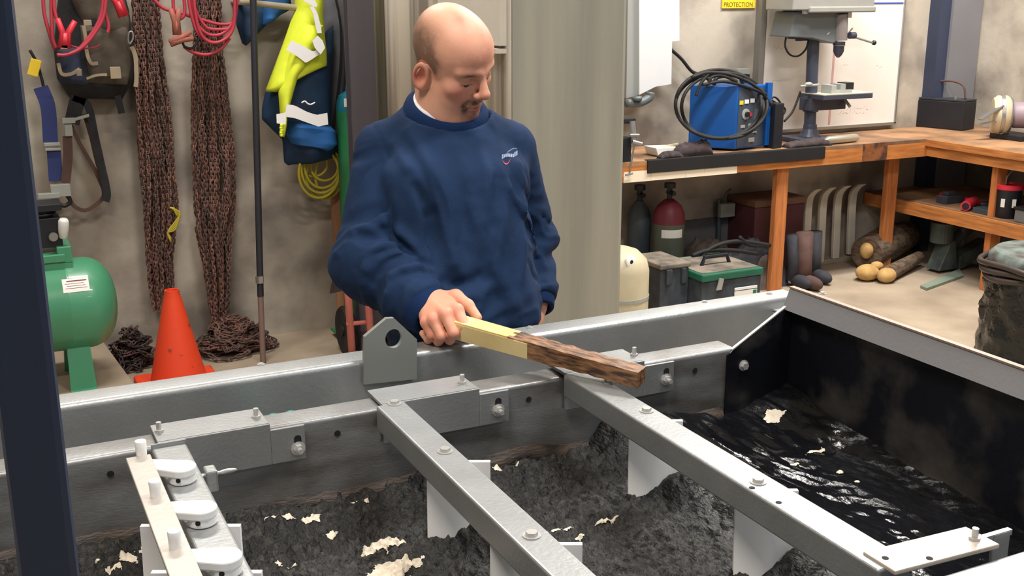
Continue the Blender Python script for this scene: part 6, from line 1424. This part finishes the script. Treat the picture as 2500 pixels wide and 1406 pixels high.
# rolled tarp with foam ends
RT = thing('rolled_canvas', 'grey-brown rolled canvas with yellow foam ends lying on the floor under the bench', 'roll', at_z(2130, 690, 0))
ra = at_z(2112, 662, 0)+[0, 0, .12]; rb_ = ra+np.array([.58, .22, .03])
M_canv = mat('dirty_canvas', (118, 98, 78), .85, rgb2=(70, 58, 50), vscale=7, stretch=(3, 3, 8), thr=(.35, .65), bump=.4, bscale=30)
part('canvas_roll', M_canv, RT, lambda b: b.tube([ra, (ra+rb_)/2+[0, 0, .01], rb_], [.115, .125, .10], 20), smooth=True)
r2a = at_z(2160, 690, 0)+[0, 0, .045]; part('canvas_roll', M_canv, RT, lambda b: b.tube([r2a, r2a+[.5, .2, .03]], [.055, .04], 14), smooth=True)
parts('foam_end', mat('yellow_foam', (208, 172, 112), .9, rgb2=(172, 134, 80), vscale=16, bump=.5, bscale=60), RT, [lambda b, c=c, q=q: b.ball(c, q, 16, 10) for c, q in ((at_z(2116, 686, 0)+[0, 0, .055], (.085, .07, .055)), (at_z(2160, 692, 0)+[.01, 0, .05], (.07, .055, .05)), (ra+[-.03, -.03, .03], (.045, .045, .055)), (at_z(2138, 684, 0)+[0, 0, .095], (.045, .04, .028)))], smooth='all')
# green-grey machine part
MC = thing('machine_casting', 'grey-green machine casting with flat base plate on the floor under the wing bench', 'machine part', at_z(2310, 700, 0))
M_cast = mat('grey_green_casting', (84, 96, 90), .6, rgb2=(50, 54, 58), vscale=8, thr=(.35, .65))
mp = at_z(2318, 668, 0)
part('base_plate', mat('pale_green_plate', (128, 142, 128), .6, var=.1), MC, lambda b: b.prism([at_z(2246, 705, .0), at_z(2262, 712, .0)*[1, 1, 1], at_z(2352, 680, .0), at_z(2342, 664, .0)], (0, 0, .02)), bevel=.003)
part('casting', M_cast, MC, lambda b: (b.prism([mp+[-.1, 0, .02], mp+[.08, 0, .02], mp+[.03, 0, .22], mp+[-.02, 0, .2]], (0, .12, 0)), b.cyl(mp+[-.02, .08, .2], mp+[-.02, .08, .34], .075, 20), b.obox(mp+[.22, .05, .1], (.14, .05, .05), (1, 0, .35)), b.cyl(mp+[.1, .1, .18], mp+[.3, .12, .28], .04, 14)), bevel=.006)
parts('pipe_stub', M_cyd, MC, [lambda b: b.cyl(mp+[.2, .1, .16], mp+[.2, .1, .28], .03, 12), lambda b: b.tube(spline([mp+[.2, 0, .06], mp+[.3, -.05, .04], mp+[.38, .0, .03]], 10), .016, 8)], smooth=True)
# shelf goods
ZSH = ZS+.018
RBK = thing('red_rimmed_bucket', 'black bucket with a red rim and white labels on the lower shelf', 'bucket', (0, 0, 0))
bp = at_y(2388, 520, 4.72); bx_ = bp[0]; bpx = Xat(2388, 4.78, .6); bb = np.array([max(bpx, XWF+.13), 4.78, ZSH])
RBK.location = tuple(bb); LOC[RBK.name] = tuple(bb)
zt2 = Zat(452, bb[0], bb[1])
part('bucket_body', M_dark, RBK, lambda b: b.lathe([(.070, 0), (.075, .01), (.082, zt2-ZSH-.03)], bb, n=30), smooth=True)
part('rim', M_red, RBK, lambda b: b.lathe([(.083, zt2-ZSH-.03), (.088, zt2-ZSH-.025), (.088, zt2-ZSH), (.08, zt2-ZSH+.004), (.076, zt2-ZSH-.01)], bb, n=30), smooth=True)
part('label_mark', M_paper, RBK, lambda b: [b.obox(bb+[.083*math.cos(a), .083*math.sin(a), .10], (.012, .0015, .026), (-math.sin(a), math.cos(a), 0), (math.cos(a), math.sin(a), 0)) for a in (-2.75, -1.95)])
part('bail', M_greyl, RBK, lambda b: b.tube(spline([bb+[-.03, 0, zt2-ZSH], bb+[-.025, 0, zt2-ZSH+.05], bb+[.03, 0, zt2-ZSH+.095]], 12), .004, 6), smooth='all')
RTc = thing('red_tool_case', 'red and black power tool lying on the lower shelf left of the bucket', 'tool', at_z(2290, 495, ZSH))
rp = np.array([XWF+.12, 5.08, ZSH+.035]); part('tool_body', M_red, RTc, lambda b: b.tube([rp+[-.08, -.06, 0], rp+[.02, .0, 0], rp+[.12, .05, 0]], [.032, .034, .03], 14), smooth=True)
part('tool_nose', M_dark, RTc, lambda b: b.tube([rp+[-.085, -.063, 0], rp+[-.075, -.058, 0]], [.022, .022], 14), smooth=True)
part('tool_grip', M_dark, RTc, lambda b: b.tube([rp+[.05, -.06, 0], rp+[.12, -.12, -.004]], [.026, .022], 12), smooth=True)
single('red_bar', M_red, (XWF+.3, 5.1, ZSH), lambda b: b.obox((XWF+.3, 5.05, ZSH+.02), (.014, .42, .016)), 'long thin red bar lying at the back of the lower shelf', 'bar', bevel=.003)
single('grey_case', M_cyd, (XWF+.12, 4.9, ZSH), lambda b: b.box((XWF+.06, 4.86, ZSH), (XWF+.16, 4.98, ZSH+.035)), 'small flat grey case on the shelf just left of the bucket', 'case', bevel=.004)
single('dark_blocks', M_tarp, (XWF+.2, 5.4, ZSH), lambda b: (b.box((XWF+.12, 5.25, ZSH), (XWF+.3, 5.34, ZSH+.05)), b.box((XWF+.16, 5.28, ZSH+.05), (XWF+.24, 5.33, ZSH+.075))), 'dark block with a smaller one on it in the shelf corner', 'block', bevel=.004)
st, s0_, s1_, stt_ = None, 0, 0, 0
tq = at_z(2436, 548, ZSH); tq[0] = max(tq[0], XWF+.05)
ST = thing('storage_tub', 'grey storage tub with a black lid on the shelf at the right edge', 'tub', (tq[0]+.1, tq[1], ZSH))
part('tub_body', mat('tub_grey', (110, 112, 112), .6, var=.06), ST, lambda b: b.box((tq[0], tq[1]-.30, ZSH), (tq[0]+.2, tq[1], ZSH+.08)), bevel=.006)
part('tub_lid', M_dark, ST, lambda b: b.box((tq[0]-.008, tq[1]-.31, ZSH+.08), (tq[0]+.21, tq[1]+.008, ZSH+.095)), bevel=.004)
single('yellow_bottle', M_yel, (tq[0]+.13, tq[1]-.08, ZSH+.095), lambda b: b.lathe([(.03, .0), (.032, .01), (.032, .06), (.015, .08), (.013, .1)], (tq[0]+.13, tq[1]-.08, ZSH+.0952), n=18), 'small yellow bottle on top of the grey storage tub', 'bottle', smooth='all')
# barrel with a black bag, right edge
BR = thing('waste_barrel', 'barrel lined with a shiny black bag at the right edge behind the tank', 'barrel', (0, 0, 0))
br = at_z(2615, 905, 0); br = np.array([br[0], br[1]+.15, 0]); BR.location = tuple(br); LOC[BR.name] = tuple(br)
zbr = Zat(652, br[0]-.1, br[1]-.2); rb2 = .30
xl_ = Xat(2462, br[1], .4); rb2 = abs(br[0]-xl_)*1.02
def f(b):
    N_ = 72; vs = []; zs2 = [0]+list(np.linspace(.02, zbr-.08, 26)); m_ = len(zs2)
    for z in zs2:
        for k in range(N_):
            a = 2*math.pi*k/N_; n_ = vnoise([[math.cos(a)*9+3, math.sin(a)*9, z*12]])[0]+.5*vnoise([[math.cos(a)*22+3, math.sin(a)*22, z*26]])[0]; r_ = rb2*(.98+.11*(n_-.75)); vs.append(br+[r_*math.cos(a), r_*math.sin(a), z])
    fs = [(i*N_+k, i*N_+(k+1) % N_, (i+1)*N_+(k+1) % N_, (i+1)*N_+k) for i in range(m_-1) for k in range(N_)]+[tuple(range(N_-1, -1, -1)), tuple(range((m_-1)*N_, m_*N_))]
    b.add(vs, fs)
part('black_bag', mat('shiny_black_bag', (20, 24, 24), .18, var=.2, bump=2., bscale=26), BR, f, smooth='all')
part('bag_rim', mat('bag_rim_brown', (58, 48, 44), .4, var=.2), BR, lambda b: [b.tube([br+[(rb2+.012*math.sin(5*a+k)+k*.006)*math.cos(a), (rb2+.012*math.sin(5*a+k)+k*.006)*math.sin(a), zbr-.10+k*.03+.008*math.sin(4*a+k)] for a in np.linspace(0, 2*math.pi, 49)[:-1]], .016, 8, closed=True) for k in range(3)], smooth='all')
part('barrel_lid', mat('teal_grey_lid', (112, 128, 124), .5, rgb2=(70, 60, 56), vscale=10, thr=(.35, .6)), BR, lambda b: b.lathe([(rb2*.96, zbr-.05), (rb2*.95, zbr-.01), (rb2*.88, zbr+.015), (rb2*.5, zbr+.025)], br, n=40), smooth=True)
